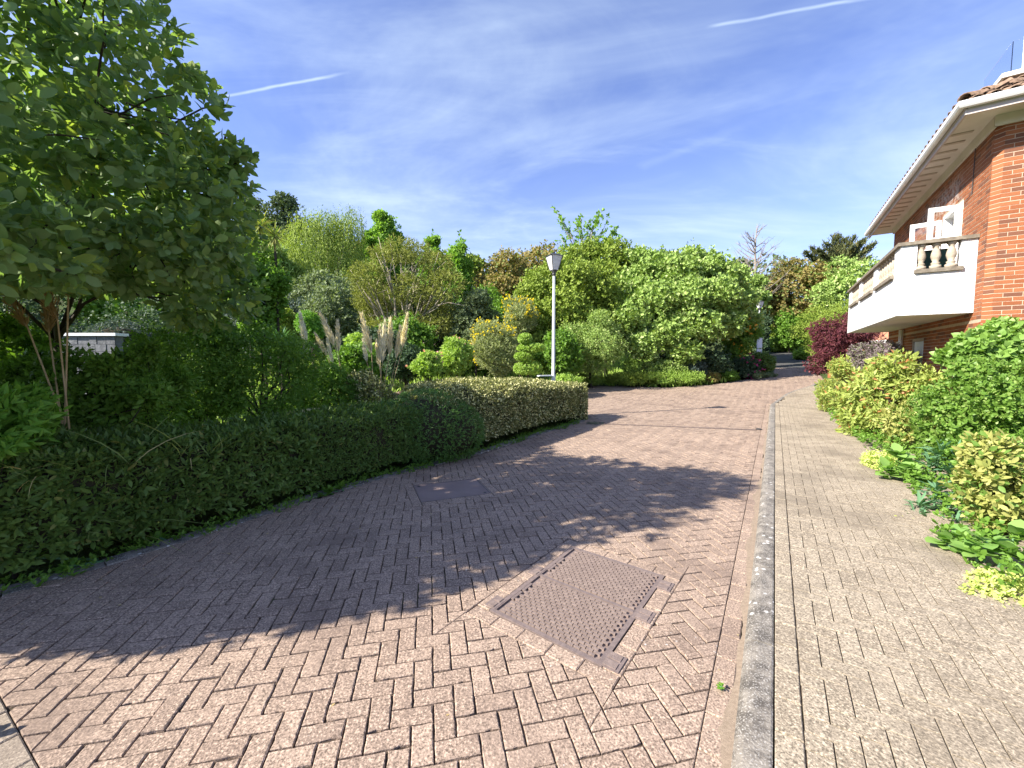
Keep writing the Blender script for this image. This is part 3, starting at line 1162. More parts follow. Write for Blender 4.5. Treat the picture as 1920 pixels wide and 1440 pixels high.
    hbox(f, -OC, FAR, OA - .03, OA - .002, zs - .02, zs + .16).put('fascia', M['fascia'], H)
    f = MB()
    hbox(f, -OC + .002, -OC + .03, -3.2, OA - .032, zs - .02, zs + .16).put('fascia', M['fascia'], H)
    # gutter as a half-round channel with a lip
    gp = [(0, .10), (.0, .04), (.02, .01), (.05, 0), (.08, .01), (.10, .04), (.10, .10), (.085, .10), (.085, .045), (.05, .02), (.012, .045), (.012, .10)]
    ct = (-OC - .10, OA + .10)
    V, n = [], len(gp)
    for t_, kind in ((FAR, 0), (-OC, 1)):
        for g_, z in gp:
            V.append(hp(t_ if kind == 0 else -OC - g_, OA + g_, zs + .06 + z))
    for g_, z in gp:
        V.append(hp(-OC - g_, -3.2, zs + .06 + z))
    F = []
    for k in range(2):
        F += [(k * n + i, k * n + (i + 1) % n, (k + 1) * n + (i + 1) % n, (k + 1) * n + i) for i in range(n)]
    F += [tuple(range(n)), tuple(range(3 * n - 1, 2 * n - 1, -1))]
    put('gutter', mesh('gutter', np.array(V), [list(q) for q in F], M['gutter_white']), H)
    for k in range(17):
        t_ = .35 + k * .36
        v = MB()
        hbox(v, t_, t_ + .07, .16, .46, zs + .046, zs + .062).put('soffit_vent', M['soffit_vent'], H)
    for k in range(4):
        n_ = -.55 - k * .5
        v = MB()
        hbox(v, -.45, -.12, n_, n_ + .10, zs + .046, zs + .062).put('soffit_vent', M['soffit_vent'], H)
    v = MB()
    v.tube([hp(.78, .018, zs - .08), hp(.78, .018, 4.75), hp(.80, .018, 4.42), hp(1.14, .018, 4.38)], .006, 5).put('cable', M['lamp_black'], H)

    # roof: two pitched planes and barrel tiles
    PIT = math.tan(R(27))
    ze = zs + .15
    run = 2.6
    rp = MB()
    e0, e1 = hp(-OC, OA, ze), hp(FAR, OA, ze)
    h0, h1 = hp(-OC + run, OA - run, ze + run * PIT), hp(FAR, OA - run, ze + run * PIT)
    c1_ = hp(-OC, -4.5, ze)
    c2_ = hp(-OC + run, -4.5, ze + run * PIT)
    rp.add([e0, e1, h1, h0, c1_, c2_], [(0, 1, 2, 3), (0, 3, 5, 4)])
    rf = rp.put('roof', M['roof_clay'], H)
    fl_ = MB().hexa([hp(-OC + run, OA - run, ze + run * PIT - .2), hp(-OC + run, -4.5, ze + run * PIT - .2), hp(FAR, -4.5, ze + run * PIT - .2), hp(FAR, OA - run, ze + run * PIT - .2),
                     hp(-OC + run, OA - run, ze + run * PIT + .02), hp(-OC + run, -4.5, ze + run * PIT + .02), hp(FAR, -4.5, ze + run * PIT + .02), hp(FAR, OA - run, ze + run * PIT + .02)])
    fl_.put('roof_deck', M['roof_clay'], H)
    # barrel tile, axis along local y (up the slope), 0.36 long
    seg = 6
    V = []
    for (yy, rr) in ((-.02, .082), (.34, .070)):
        for r2 in (rr, rr - .016):
            for i in range(seg + 1):
                a = math.pi * i / seg
                V.append((r2 * math.cos(a), yy, r2 * math.sin(a) * .85 + (.012 if yy < 0 else -.004)))
    s1 = seg + 1
    F = []
    for i in range(seg):
        F += [(i, i + 1, 2 * s1 + i + 1, 2 * s1 + i), (s1 + i, 3 * s1 + i, 3 * s1 + i + 1, s1 + i + 1), (i, s1 + i, s1 + i + 1, i + 1)]
    tile = mesh('roof_tile', np.array(V), [list(q) for q in F], M['roof_clay'], True)
    sl = math.hypot(1, PIT)
    pa = math.atan(PIT)

    def tile_at(base, up, zz, col):
        ang = math.atan2(up[1], up[0]) - math.pi / 2
        o = put('roof_tile', tile, rf, (base[0], base[1], zz), (pa + rng.normal(0, .02), rng.normal(0, .02), ang + rng.normal(0, .02)))
    for c_ in range(18):
        n_ = OA - .10 - c_ * .185
        for r_ in range(6):
            x = r_ * .30
            if x > (OA - n_) + .05:
                continue
            q = hp(-OC - .06 + x, n_, 0)
            tile_at(q, WD, ze + .015 + (x - .06) * PIT, c_)
    for c_ in range(34):
        t_ = -OC + .10 + c_ * .20
        for r_ in range(2):
            x = r_ * .30
            if x > t_ + OC + .05:
                continue
            q = hp(t_, OA + .06 - x, 0)
            tile_at(q, -WN, ze + .015 + (x - .06) * PIT, c_)
    for k in range(9):                                   # hip tiles
        x = k * .27
        q = hp(-OC + x, OA - x, 0)
        ang = math.atan2((WD - WN)[1], (WD - WN)[0]) - math.pi / 2
        put('roof_tile', tile, rf, (q[0], q[1], ze + x * PIT + .06), (math.atan(PIT / 1.414), 0, ang), (1.15, 1.0, 1.15))

    # roof terrace kerb and glass screen
    T0 = .9
    zt = ze + (T0 + OC) * PIT
    m = MB()
    m.hexa([hp(T0, -.30, zt - .3), hp(T0, -3.6, zt - .3), hp(T0 + 1.5, -3.6, zt - .3), hp(T0 + 1.5, -.30, zt - .3), hp(T0, -.30, zt + .14), hp(T0, -3.6, zt + .14), hp(T0 + 1.5, -3.6, zt + .14), hp(T0 + 1.5, -.30, zt + .14)])
    tr = m.put('terrace_kerb', M['roof_clay'], H)
    m = MB()
    m.hexa([hp(T0 - .05, -.25, zt + .14), hp(T0 - .05, -3.6, zt + .14), hp(T0 + 1.5, -3.6, zt + .14), hp(T0 + 1.5, -.25, zt + .14), hp(T0 - .05, -.25, zt + .21), hp(T0 - .05, -3.6, zt + .21), hp(T0 + 1.5, -3.6, zt + .21), hp(T0 + 1.5, -.25, zt + .21)])
    m.put('terrace_trim', M['white_paint'], tr)
    for n_ in (-.52, -1.7):
        v = MB()
        v.tube([hp(T0 + .06, n_, zt + .21), hp(T0 + .06, n_, zt + .78)], .02, 8).put('screen_post', M['white_paint'], H)
    v = MB()
    hbox(v, T0 + .055, T0 + .065, -3.5, -.38, zt + .26, zt + .74).put('glass_screen', M['pane_glass'], H)
    v = MB()
    hbox(v, T0 + .07, T0 + 1.2, -.39, -.38, zt + .26, zt + .74).put('glass_screen', M['pane_glass'], H)

    # balcony: rendered parapet with baluster openings, stone coping and sills
    B0, BP, BLn = .40, .96, 6.05                        # start along the wall, projection, length
    zb0, zb1, zc = 2.33, 3.57, 3.63                      # underside, top of render, top of coping
    th = .16
    zo0, zo1 = 3.06, 3.53                                # baluster openings
    ends = [(.20, .74)]                                  # along the end face, measured from the wall
    longs = [(.43, 2.00), (2.38, 3.92), (4.28, 5.62)]    # along the long face, measured from its near corner
    bal = bpy.data.objects.new('balcony', None)
    COL.objects.link(bal)
    bal.parent = H

    def bx(t0, t1, n0, n1, z0, z1, nm, mt):
        q = MB()
        hbox(q, t0, t1, n0, n1, z0, z1)
        return q.put(nm, mt, bal)
    # near end face: t from B0 to B0+th, n from 0 to BP (corner belongs to the end face)
    bx(B0, B0 + BLn, .0072, BP - th - .001, zb0 + .0, zb0 + .18, 'balcony_floor', M['soffit_paint'])

    def face_render(rects, nm):
        q = MB()
        for r_ in rects:
            hbox(q, *r_)
        return q.put(nm, M['render_white'], bal)
    a0, a1 = ends[0]
    for r_ in ((B0 - .003, B0 + th, .0072, BP, zb0 - .003, zo0), (B0 - .003, B0 + th, .0072, a0, zo0, zb1), (B0 - .003, B0 + th, a1, BP, zo0, zb1)):
        face_render([r_], 'parapet')
    x0 = B0 + th
    face_render([(x0, B0 + BLn, BP - th, BP, zb0 - .003, zo0)], 'parapet')
    cur = x0
    for a, b in longs + [(BLn, BLn)]:
        face_render([(cur, B0 + a, BP - th, BP, zo0, zb1)], 'parapet') if B0 + a > cur + .01 else None
        cur = B0 + b
    face_render([(B0 + BLn - th, B0 + BLn, .0072, BP - th, zb0 - .003, zb1)], 'parapet')
    bx(B0 + BLn - th - .05, B0 + BLn - .01, .55, .80, zc + .002, 3.95, 'end_pier', M['render_white'])
    # coping in three runs
    bx(B0 - .045, B0 + th + .04, .0072, BP + .045, zb1, zc, 'coping', M['stone_coping'])
    bx(B0 + th + .042, B0 + BLn + .04, BP - th - .04, BP + .045, zb1, zc, 'coping', M['stone_coping'])
    bx(B0 + BLn - th - .04, B0 + BLn + .04, .0072, BP - th - .042, zb1, zc, 'coping', M['stone_coping'])
    for a, b in ends:
        bx(B0 - .05, B0 + th + .02, a - .03, b + .03, zo0 + .001, zo0 + .065, 'sill', M['stone_coping'])
    for a, b in longs:
        bx(B0 + a - .03, B0 + b + .03, BP - th - .02, BP + .05, zo0 + .001, zo0 + .065, 'sill', M['stone_coping'])
    hgt = zb1 - zo0 - .065
    prof = [(.075, 0), (.075, .055), (.045, .065), (.060, .085), (.060, .10), (.038, .12), (.058, .17), (.068, .21), (.062, .26), (.045, .32), (.034, .36), (.050, .375), (.050, .39), (.062, .40), (.066, .43)]
    prof = [(r_, z * hgt / .43) for r_, z in prof]
    bme = MB().lathe(prof, 14).me('baluster', M['cast_stone'], True)
    zz = zo0 + .0655
    for k in range(3):
        q = hp(B0 + .06, a0 + .10 + k * .19, zz)
        put('baluster', bme, bal, q)
    for a, b in longs:
        nb = 7
        for k in range(nb):
            q = hp(B0 + a + .12 + k * (b - a - .24) / (nb - 1), BP - .07, zz)
            put('baluster', bme, bal, q)

    # balcony door with both leaves standing open
    door = bpy.data.objects.new('balcony_door', None)
    COL.objects.link(door)
    door.parent = H
    t0, t1, z0, z1 = DOORW
    for r_ in ((t0, t0 + .06, -.12, .012, z0, z1), (t1 - .06, t1, -.12, .012, z0, z1), (t0 + .061, t1 - .061, -.12, .012, z1 - .06, z1), (t0 + .061, t1 - .061, -.12, .03, z0, z0 + .05)):
        q = MB()
        hbox(q, *r_)
        q.put('frame', M['white_paint'], door)
    bk = MB()
    hbox(bk, t0, t1, -1.6, -1.55, 2.6, 4.6)
    bk.put('room_back', M['soffit_paint'], H)
    cv = MB()
    n_ = 22
    P0 = [hp(t0 + .08 + (t1 - t0 - .16) * i / n_, -.16 + .02 * math.sin(i * 1.9), 0) for i in range(n_ + 1)]
    cv.add([(p[0], p[1], z0 + .07) for p in P0] + [(p[0], p[1], z1 - .07) for p in P0], [(i, i + 1, n_ + 2 + i, n_ + 1 + i) for i in range(n_)])
    cv.put('curtain', M['white_paint'], door, smooth=True)

    def leaf_door(hinge_t, wdt, ang):
        lf = bpy.data.objects.new('casement', None)
        COL.objects.link(lf)
        lf.parent = H
        p = hp(hinge_t, .03, z0 + .06)
        lf.location = p
        base_ang = math.atan2(WN[1], WN[0])
        lf.rotation_euler = (0, 0, base_ang + ang)
        hh = z1 - z0 - .12
        st, rl = .075, .085
        MB().box((0, -.02, 0), (st, .02, hh)).put('stile', M['white_paint'], lf)
        MB().box((wdt - st, -.02, 0), (wdt, .02, hh)).put('stile', M['white_paint'], lf)
        for a_, b_ in ((0, .12), (.62, .70), (hh * .66 - .02, hh * .66 + .02), (hh - rl, hh)):
            MB().box((st + .001, -.018, a_), (wdt - st - .001, .018, b_)).put('rail', M['white_paint'], lf)
        for a_, b_ in ((.125, .615), (.705, hh * .66 - .022), (hh * .66 + .022, hh - rl - .002)):
            MB().box((st + .002, -.003, a_), (wdt - st - .002, .003, b_)).put('pane', M['pane_glass'], lf)
    leaf_door(t0 + .01, .43, R(4))
    leaf_door(t1 - .01, .46, R(-8))

    # ground floor under the balcony: white door, window, rain pipe
    a, b, z0, z1 = GDOOR
    g = MB()
    hbox(g, a + .002, b - .002, -.10, -.04, z0, z1 - .002)
    gd = g.put('door', M['white_paint'], H)
    for k in range(3):
        g = MB()
        hbox(g, a + .06 + k * .27, a + .30 + k * .27, -.039, -.03, z0 + .15, z1 - .12).put('door_panel', M['white_paint'], gd)
    a, b, z0, z1 = GWIN
    wn = bpy.data.objects.new('window', None)
    COL.objects.link(wn)
    wn.parent = H
    for r_ in ((a, a + .06, -.12, .012, z0, z1), (b - .06, b, -.12, .012, z0, z1), (a + .061, b - .061, -.12, .012, z1 - .07, z1), (a + .061, b - .061, -.12, .02, z0, z0 + .07), ((a + b) / 2 - .03, (a + b) / 2 + .03, -.11, .01, z0 + .071, z1 - .071)):
        g = MB()
        hbox(g, *r_)
        g.put('frame', M['white_paint'], wn)
    for q0, q1 in ((a + .061, (a + b) / 2 - .031), ((a + b) / 2 + .031, b - .061)):
        g = MB()
        hbox(g, q0, q1, -.08, -.07, z0 + .071, z1 - .071)
        g.put('pane', M['dark_glass'], wn)
    g = MB()
    g.tube([hp(4.72, .07, -.05), hp(4.72, .07, 2.29)], .045, 10).put('rain_pipe', M['white_paint'], H, smooth=True)
    return H


brick_house()


# garden chair standing on the balcony, seen between the balusters
def balcony_chair():
    base = hp(1.0, .46, 2.513)
    c = thing('garden_chair', 'dark framed garden chair with teal sling behind the balusters of the balcony', 'chair', base, math.atan2(WD[1], WD[0]) - math.pi / 2 + R(180))
    for x in (-.26, .26):
        MB().tube([(x, -.22, 0), (x, -.20, .62)], .014, 6).put('leg', M['dark_frame'], c)
        MB().tube([(x, .24, 0), (x, .20, .42), (x, .30, .98)], .014, 6).put('leg', M['dark_frame'], c)
        MB().box((x - .025, -.24, .62), (x + .025, .24, .645)).put('armrest', M['dark_frame'], c)
    MB().box((-.245, -.22, .40), (.245, .22, .425)).put('seat', M['teal_cloth'], c)
    MB().hexa([(-.245, .215, .45), (.245, .215, .45), (.245, .235, .45), (-.245, .235, .45), (-.245, .29, .97), (.245, .29, .97), (.245, .31, .97), (-.245, .31, .97)]).put('backrest', M['teal_cloth'], c)
    MB().tube([(-.26, .30, .98), (.26, .30, .98)], .016, 6).put('top_rail', M['dark_frame'], c)


balcony_chair()


# neighbouring bungalow glimpsed under the balcony
def bungalow():
    b = at(1640, 700, 19)
    z = float(terr(b.x, b.y))
    t = thing('bungalow', 'small brick bungalow with orange tiled roof seen beneath the balcony', 'house', (b.x, b.y, z), -KA - R(28))
    MB().box((-1.9, 0, -.3), (3.5, 4, 2.2 - .5)).put('wall', M['house_brick'], t)
    MB().box((-2.3, -.5, 1.72), (3.9, 4.4, 1.86)).put('gutter', M['gutter_white'], t)
    r_ = MB().hexa([(-2.25, -.45, 1.861), (3.85, -.45, 1.861), (3.85, 4.35, 1.861), (-2.25, 4.35, 1.861), (-.9, 1.7, 3.0), (2.5, 1.7, 3.0), (2.5, 2.2, 3.0), (-.9, 2.2, 3.0)]).put('roof', M['far_roof_clay'], t)
    sl = 1.139 / 2.15
    for row in range(6):
        y0 = -.47 + row * .36
        for c in range(20):
            x = -2.1 + c * .3
            if x < -2.2 + row * .24 or x > 3.7 - row * .24:
                continue
            MB().hexa([(x, y0, 1.861 + (y0 + .45) * sl), (x + .27, y0, 1.861 + (y0 + .45) * sl), (x + .27, y0 + .38, 1.861 + (y0 + .83) * sl), (x, y0 + .38, 1.861 + (y0 + .83) * sl),
                       (x, y0, 1.93 + (y0 + .45) * sl), (x + .27, y0, 1.93 + (y0 + .45) * sl), (x + .27, y0 + .38, 1.88 + (y0 + .83) * sl), (x, y0 + .38, 1.88 + (y0 + .83) * sl)]).put('roof_tile', M['far_roof_clay'], r_)
    w = MB().box((-.15, -.03, .35), (1.35, -.003, 1.45)).put('window', M['dark_glass'], t)
    for x in (-.15, .14, .44, .74, 1.04, 1.3):
        MB().box((x, -.06, .35), (x + .06, -.031, 1.45)).put('glazing_bar', M['white_paint'], w)
    for z_ in (.35, .85, 1.39):
        MB().box((-.15, -.065, z_), (1.36, -.0605, z_ + .06)).put('glazing_bar', M['white_paint'], w)


bungalow()


# ------------------------------------------------------------------ street lamps
def lamp(loc, label, h, sign=False, rz=0.0):
    t = thing('street_lamp', label, 'street lamp', loc, rz, 'lantern lamps along the lane')
    hb = h - .52
    MB().tube([(0, 0, -.05), (0, 0, 1.1), (0, 0, 1.12), (0, 0, hb - .12)], [.058, .058, .045, .034], 12).put('post', M['lamp_post'], t, smooth=True)
    MB().lathe([(.034, hb - .13), (.055, hb - .11), (.055, hb - .08), (.04, hb - .05), (.085, hb), (.085, hb + .02)], 12).put('collar', M['lamp_black'], t, smooth=True)
    b, w, z0, z1 = .080, .158, hb + .02, hb + .365
    for sx, sy in ((1, 0), (0, 1), (-1, 0), (0, -1)):
        q = []
        for r_, z in ((b, z0), (w, z1)):
            for k in (-1, 1):
                q.append((sx * r_ + (-sy) * k * (r_ - .012), sy * r_ + sx * k * (r_ - .012), z))
        inn = [(x * .96, y * .96, z) for x, y, z in q]
        MB().hexa([inn[0], inn[1], q[1], q[0], inn[2], inn[3], q[3], q[2]]).put('pane', M['frosted'], t)
    for sx, sy in ((1, 1), (1, -1), (-1, 1), (-1, -1)):
        MB().tube([(sx * b, sy * b, z0), (sx * w, sy * w, z1)], .010, 5).put('corner_bar', M['lamp_black'], t)
    MB().hexa([(-w - .02, -w - .02, z1), (w + .02, -w - .02, z1), (w + .02, w + .02, z1), (-w - .02, w + .02, z1), (-w * .55, -w * .55, z1 + .06), (w * .55, -w * .55, z1 + .06), (w * .55, w * .55, z1 + .06), (-w * .55, w * .55, z1 + .06)]).put('lid', M['lamp_black'], t)
    MB().lathe([(.03, z1 + .06), (.022, z1 + .085), (.03, z1 + .10), (.008, z1 + .125)], 8).put('finial', M['lamp_black'], t)
    return t


lp = lamp((1.08, 10.45, float(terr(1.08, 10.45))), 'tall pale lamp post with white lantern rising out of the clipped hedge', 4.30, rz=R(24))
MB().box((-.44, -.05, 1.075), (-.06, .07, 1.10)).put('bracket', M['sign_white'], lp)
l2 = at(1421, 660, 24)
lp2 = lamp((l2.x, l2.y, float(terr(l2.x, l2.y))), 'smaller distant lamp post with lantern standing beside the bend of the lane', 4.30, rz=R(10))
for z_, h_ in ((1.42, .62), (1.08, .28)):
    MB().box((-.17, -.12, z_), (.17, -.07, z_ + h_)).put('notice_plate', M['sign_white'], lp2)

# ------------------------------------------------------------------ foliage engine
def unit(v):
    return v / np.maximum(np.linalg.norm(v, axis=-1, keepdims=True), 1e-9)


def tmpl(w, prof=((.25, .75), (.6, 1.0), (.86, .55)), fold=.18, curl=.12):
    """leaf blade of length 1 along +y, normal +z, as triangles folded along the midrib"""
    V = [(0, 0, 0)]
    F = []
    prev = None
    for t, r in prof:
        i = len(V)
        hw = r * w / 2
        V += [(-hw, t, fold * hw - curl * t * t), (0, t, -curl * t * t), (hw, t, fold * hw - curl * t * t)]
        if prev is None:
            F += [(0, i + 1, i), (0, i + 2, i + 1)]
        else:
            p = prev
            F += [(p, p + 1, i), (p + 1, i + 1, i), (p + 1, p + 2, i + 1), (p + 2, i + 2, i + 1)]
        prev = i
    i = len(V)
    V.append((0, 1, -curl))
    F += [(prev, prev + 1, i), (prev + 1, prev + 2, i)]
    return np.array(V, float), np.array(F)


OVAL = tmpl(.58)
BROAD = tmpl(.74, ((.2, .8), (.5, 1.0), (.82, .66)), .12, .18)
LANCE = tmpl(.34, ((.3, .9), (.62, .85)), .2, .1)
HEART = tmpl(.85, ((.12, .9), (.4, 1.0), (.75, .5)), .14, .2)
SMALL = tmpl(.5, ((.45, 1.0),), .25, .1)
NEEDLE = tmpl(.11, ((.35, 1.0),), .2, .05)
FAR = (np.array([(0, 0, 0), (-.34, .48, .07), (0, 1, -.12), (.34, .48, .07)], float), np.array([(0, 2, 1), (0, 3, 2)]))
FARN = (np.array([(0, 0, 0), (-.13, .48, .04), (0, 1, -.12), (.13, .48, .04)], float), np.array([(0, 2, 1), (0, 3, 2)]))


def frames(D, N):
    Y = unit(D)
    X = np.cross(Y, N)
    bad = np.linalg.norm(X, axis=1) < 1e-4
    X[bad] = np.cross(Y[bad], np.array([.3, .9, .1]))
    X = unit(X)
    return X, Y, np.cross(X, Y)


def blades(name, L, tm, mat_):
    P, D, N, S = L
    X, Y, Z = frames(D, N)
    T, F = tm
    V = P[:, None, :] + (T[None, :, 0, None] * X[:, None] + T[None, :, 1, None] * Y[:, None] + T[None, :, 2, None] * Z[:, None]) * S[:, None, None]
    n, k = len(P), len(T)
    FF = (F[None] + (np.arange(n) * k)[:, None, None]).reshape(-1, 3)
    return mesh(name, V.reshape(-1, 3), FF, mat_, True)


def cat(*Ls):
    return tuple(np.concatenate(a) for a in zip(*Ls))


def sprigs(C, U, k, size, rng, spread=(35, 85), stem=.6, jit=.25, flat=0.0):
    """k leaves round each shoot: C shoot tips, U shoot directions; size = leaf length"""
    n = len(C)
    U = unit(U + rng.normal(0, jit, U.shape))
    ref = unit(rng.normal(0, 1, U.shape))
    A = unit(np.cross(U, ref))
    B = np.cross(U, A)
    P, D, N, S = [], [], [], []
    ph0 = rng.uniform(0, 6.28, n)
    for j in range(k):
        ph = ph0 + j * 2.399 + rng.normal(0, .2, n)
        t = (j + .5) / k
        an = np.radians(rng.uniform(*spread, n)) * (1 - .5 * t)
        side = A * np.cos(ph)[:, None] + B * np.sin(ph)[:, None]
        s = size * rng.uniform(.5, 1.2, n) * (1 - .25 * t)
        P.append(C + U * ((t - 1) * stem * size)[..., None] if np.ndim(t) else C + U * ((t - 1) * stem * size))
        D.append(U * np.cos(an)[:, None] + side * np.sin(an)[:, None])
        nn = U * np.sin(an)[:, None] - side * np.cos(an)[:, None]
        N.append(nn * (1 - flat) + np.array([0, 0, 1.0]) * flat)
        S.append(s)
    return np.concatenate(P), np.concatenate(D), np.concatenate(N), np.concatenate(S)


def wobble(P, f, ph):
    return (np.sin(P[:, 0] * f + ph) + np.sin(P[:, 1] * f * 1.13 + ph * 2.1) + np.sin(P[:, 2] * f * .91 + ph * 3.7) + np.sin((P[:, 0] + P[:, 1]) * f * 2.1 + ph) * .6 + np.sin((P[:, 2] - P[:, 1]) * f * 2.3 + ph) * .6) / 4.2


def lobe_points(lobes, n, rng, shell=(.72, 1.04), zmin=None, cull=.78, gap=0.0, gf=2.0, rough=0.0):
    """points and outward directions on a heap of ellipsoids, those buried in a neighbour dropped"""
    C = np.array([l[0] for l in lobes], float)
    Rr = np.array([l[1] if hasattr(l[1], '__len__') else (l[1],) * 3 for l in lobes], float)
    w = (Rr[:, 0] * Rr[:, 1] + Rr[:, 1] * Rr[:, 2] + Rr[:, 0] * Rr[:, 2])
    ii = rng.choice(len(lobes), n, p=w / w.sum())
    u = unit(rng.normal(0, 1, (n, 3)))
    r = rng.uniform(shell[0] ** 3, shell[1] ** 3, n) ** (1 / 3)
    w_ = wobble(C[ii] + Rr[ii] * u, 9.0 / max(Rr.max(), .05), .9)
    r = r * (1 + rough * w_) + np.minimum(rng.exponential(rough * .35, n), rough * 1.6)
    P = C[ii] + Rr[ii] * u * r[:, None]
    U = unit(u / Rr[ii])
    keep = np.ones(n, bool)
    for j in range(len(lobes)):
        d = np.linalg.norm((P - C[j]) / Rr[j], axis=1)
        keep &= ~((d < cull) & (ii != j))
    if zmin is not None:
        keep &= P[:, 2] > zmin
    if gap:
        keep &= wobble(P, gf, 1.7) > rng.uniform(-1.2, -.05, n) * (2.0 - gap) + (gap - 1) * .3
    return P[keep], U[keep]


def heap(c, r, n, lr, rng, up=.0, flat=1.0):
    """a crown as n lobes about an ellipsoid"""
    c, r = np.array(c, float), np.array(r, float)
    out = [(tuple(c), tuple(r * .72))]
    for i in range(n):
        u = unit(rng.normal(0, 1, 3))
        u[2] = u[2] * .9 + up
        k = lr * rng.uniform(.75, 1.25)
        rad = np.array([k, k, k * flat]) * min(r)
        out.append((tuple(c + u * np.maximum(r - rad * .85, r * .2) * rng.uniform(.72, 1.16)), tuple(rad)))
    return out


def pick_single(L, n, base, outward=None):
    """indices of the n leaves that show largest from the road"""
    P, D, N, S = L
    W = P + base
    d = np.linalg.norm(W - np.array([0, 0, EYE]), axis=1)
    view = unit(np.array([0, 0, EYE]) - W)
    px = 960 + FPX * W[:, 0] / np.maximum(W[:, 1], .1)
    py = 672 - FPX * (W[:, 2] - EYE) / np.maximum(W[:, 1], .1)
    score = S / d * (.25 + np.abs((unit(N) * view).sum(1)))
    if outward is not None:
        score = score * np.clip((outward * view).sum(1) + .35, .02, 1)
    score[(px < -10) | (px > 1930) | (py < -10) | (py > 1450) | (W[:, 1] < .4)] = 0
    idx = np.argsort(-score)[:n]
    return idx[score[idx] > 0]


def foliage(parent, base, L, tm, mat_, single=0, outward=None, name='foliage', leaf_name='leaf'):
    if single:
        idx = pick_single(L, single, np.array(base), outward)
        me = mesh(leaf_name, tm[0], tm[1], mat_, True)
        X, Y, Z = frames(L[1][idx], L[2][idx])
        for k, i in enumerate(idx):
            m = Matrix((X[k], Y[k], Z[k])).transposed().to_4x4()
            o = put(leaf_name, me, parent, L[0][i], m.to_euler(), (float(L[3][i]),) * 3)
        keep = np.ones(len(L[0]), bool)
        keep[idx] = False
        L = tuple(a[keep] for a in L)
    return tag(put(name, blades(name, L, tm, mat_), parent), kind='stuff')


def limbs(parent, base_z, lobes, rng, r0, m, fork=.35, top=None, n=None, name='trunk', wig=.12, spread=.25):
    """trunk that forks into one limb per lobe, all chains in one mesh"""
    mb = MB()
    C = np.array([l[0] for l in lobes])
    cc = C.mean(0)
    fk = np.array([cc[0] * .25, cc[1] * .25, base_z + (cc[2] - base_z) * fork])
    mb.tube([(0, 0, base_z - .15), tuple(fk * np.array([.5, .5, .5])), tuple(fk)], [r0 * 1.25, r0, r0 * .85], 7)
    for c in (C if n is None else C[:n]):
        pts = [fk - np.array([0, 0, r0])]
        for t in (.3, .55, .8, 1.0):
            p = fk + (c - fk) * t
            p = p + rng.normal(0, wig, 3) * (1 if t < 1 else .3)
            p[2] += math.sin(t * 3.1) * wig * .8
            pts.append(p)
        mb.tube([tuple(p) for p in pts], [r0 * .62, r0 * .45, r0 * .32, r0 * .2, r0 * .08], 5)
    return mb.put(name, m, parent, smooth=True)


# leaf colours
leaf_mat('plume_cream', (.37, .32, .22), (.47, .42, .31), None, 0, .15, .8, .1)
leaf_mat('plume_white', (.44, .40, .32), (.48, .45, .38), None, 0, .15, .8, .1)
leaf_mat('plume_brown', (.17, .11, .05), (.24, .16, .08), None, 0, .3, .8, .1)
leaf_mat('lf_whitebeam', (.058, .105, .034), (.135, .195, .075), (.17, .22, .05), .12, .44, .42, .5)
leaf_mat('lf_hedge', (.036, .066, .012), (.080, .128, .028), (.13, .14, .04), .03, .25, .35, .5)
leaf_mat('lf_hedge_mound', (.035, .075, .016), (.065, .125, .028), None, 0, .25, .35, .5)
leaf_mat('lf_varieg', (.034, .045, .013), (.14, .145, .055), (.44, .42, .22), .24, .25, .45, .4)
leaf_mat('lf_shrub', (.052, .108, .014), (.095, .170, .026), None, 0, .32, .4, .45)
leaf_mat('lf_bright', (.07, .15, .02), (.12, .23, .035), None, 0, .35, .4, .45)
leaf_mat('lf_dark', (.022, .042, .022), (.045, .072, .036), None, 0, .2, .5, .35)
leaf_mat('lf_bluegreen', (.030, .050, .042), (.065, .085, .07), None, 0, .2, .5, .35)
leaf_mat('lf_willow', (.11, .155, .028), (.185, .23, .05), None, 0, .28, .5, .3)
leaf_mat('lf_poplar', (.085, .16, .025), (.14, .23, .045), None, 0, .4, .4, .4)
leaf_mat('lf_olive', (.095, .115, .026), (.165, .175, .05), None, 0, .25, .6, .25)
leaf_mat('lf_bronze', (.125, .105, .036), (.185, .15, .055), (.10, .14, .04), .2, .3, .55, .3)
leaf_mat('lf_greygreen', (.075, .10, .048), (.12, .15, .075), None, 0, .25, .5, .35)
leaf_mat('lf_yellowgreen', (.080, .125, .016), (.155, .200, .036), None, 0, .22, .45, .4)
leaf_mat('lf_pale', (.10, .155, .034), (.175, .245, .066), (.28, .33, .13), .12, .22, .45, .4)
leaf_mat('lf_limelow', (.13, .20, .04), (.20, .28, .06), None, 0, .35, .45, .4)
leaf_mat('lf_cypress', (.030, .040, .018), (.062, .070, .026), (.10, .09, .03), .12, .15, .6, .3)
leaf_mat('lf_oakhill', (.045, .068, .032), (.078, .105, .048), None, 0, .2, .6, .3)
leaf_mat('lf_purple', (.045, .014, .019), (.085, .024, .032), (.12, .04, .04), .1, .3, .5, .35)
leaf_mat('lf_greypurple', (.095, .075, .085), (.145, .115, .12), (.12, .13, .08), .25, .25, .55, .3)
leaf_mat('lf_photinia', (.13, .165, .035), (.22, .26, .07), (.26, .12, .05), .06, .3, .35, .5)
leaf_mat('lf_euonymus', (.060, .118, .018), (.105, .175, .032), (.16, .22, .06), .1, .35, .32, .5)
leaf_mat('lf_ivy', (.080, .150, .026), (.135, .22, .05), (.18, .25, .09), .1, .35, .3, .5)
leaf_mat('lf_gold', (.145, .165, .042), (.255, .25, .085), (.08, .14, .028), .18, .3, .4, .45)
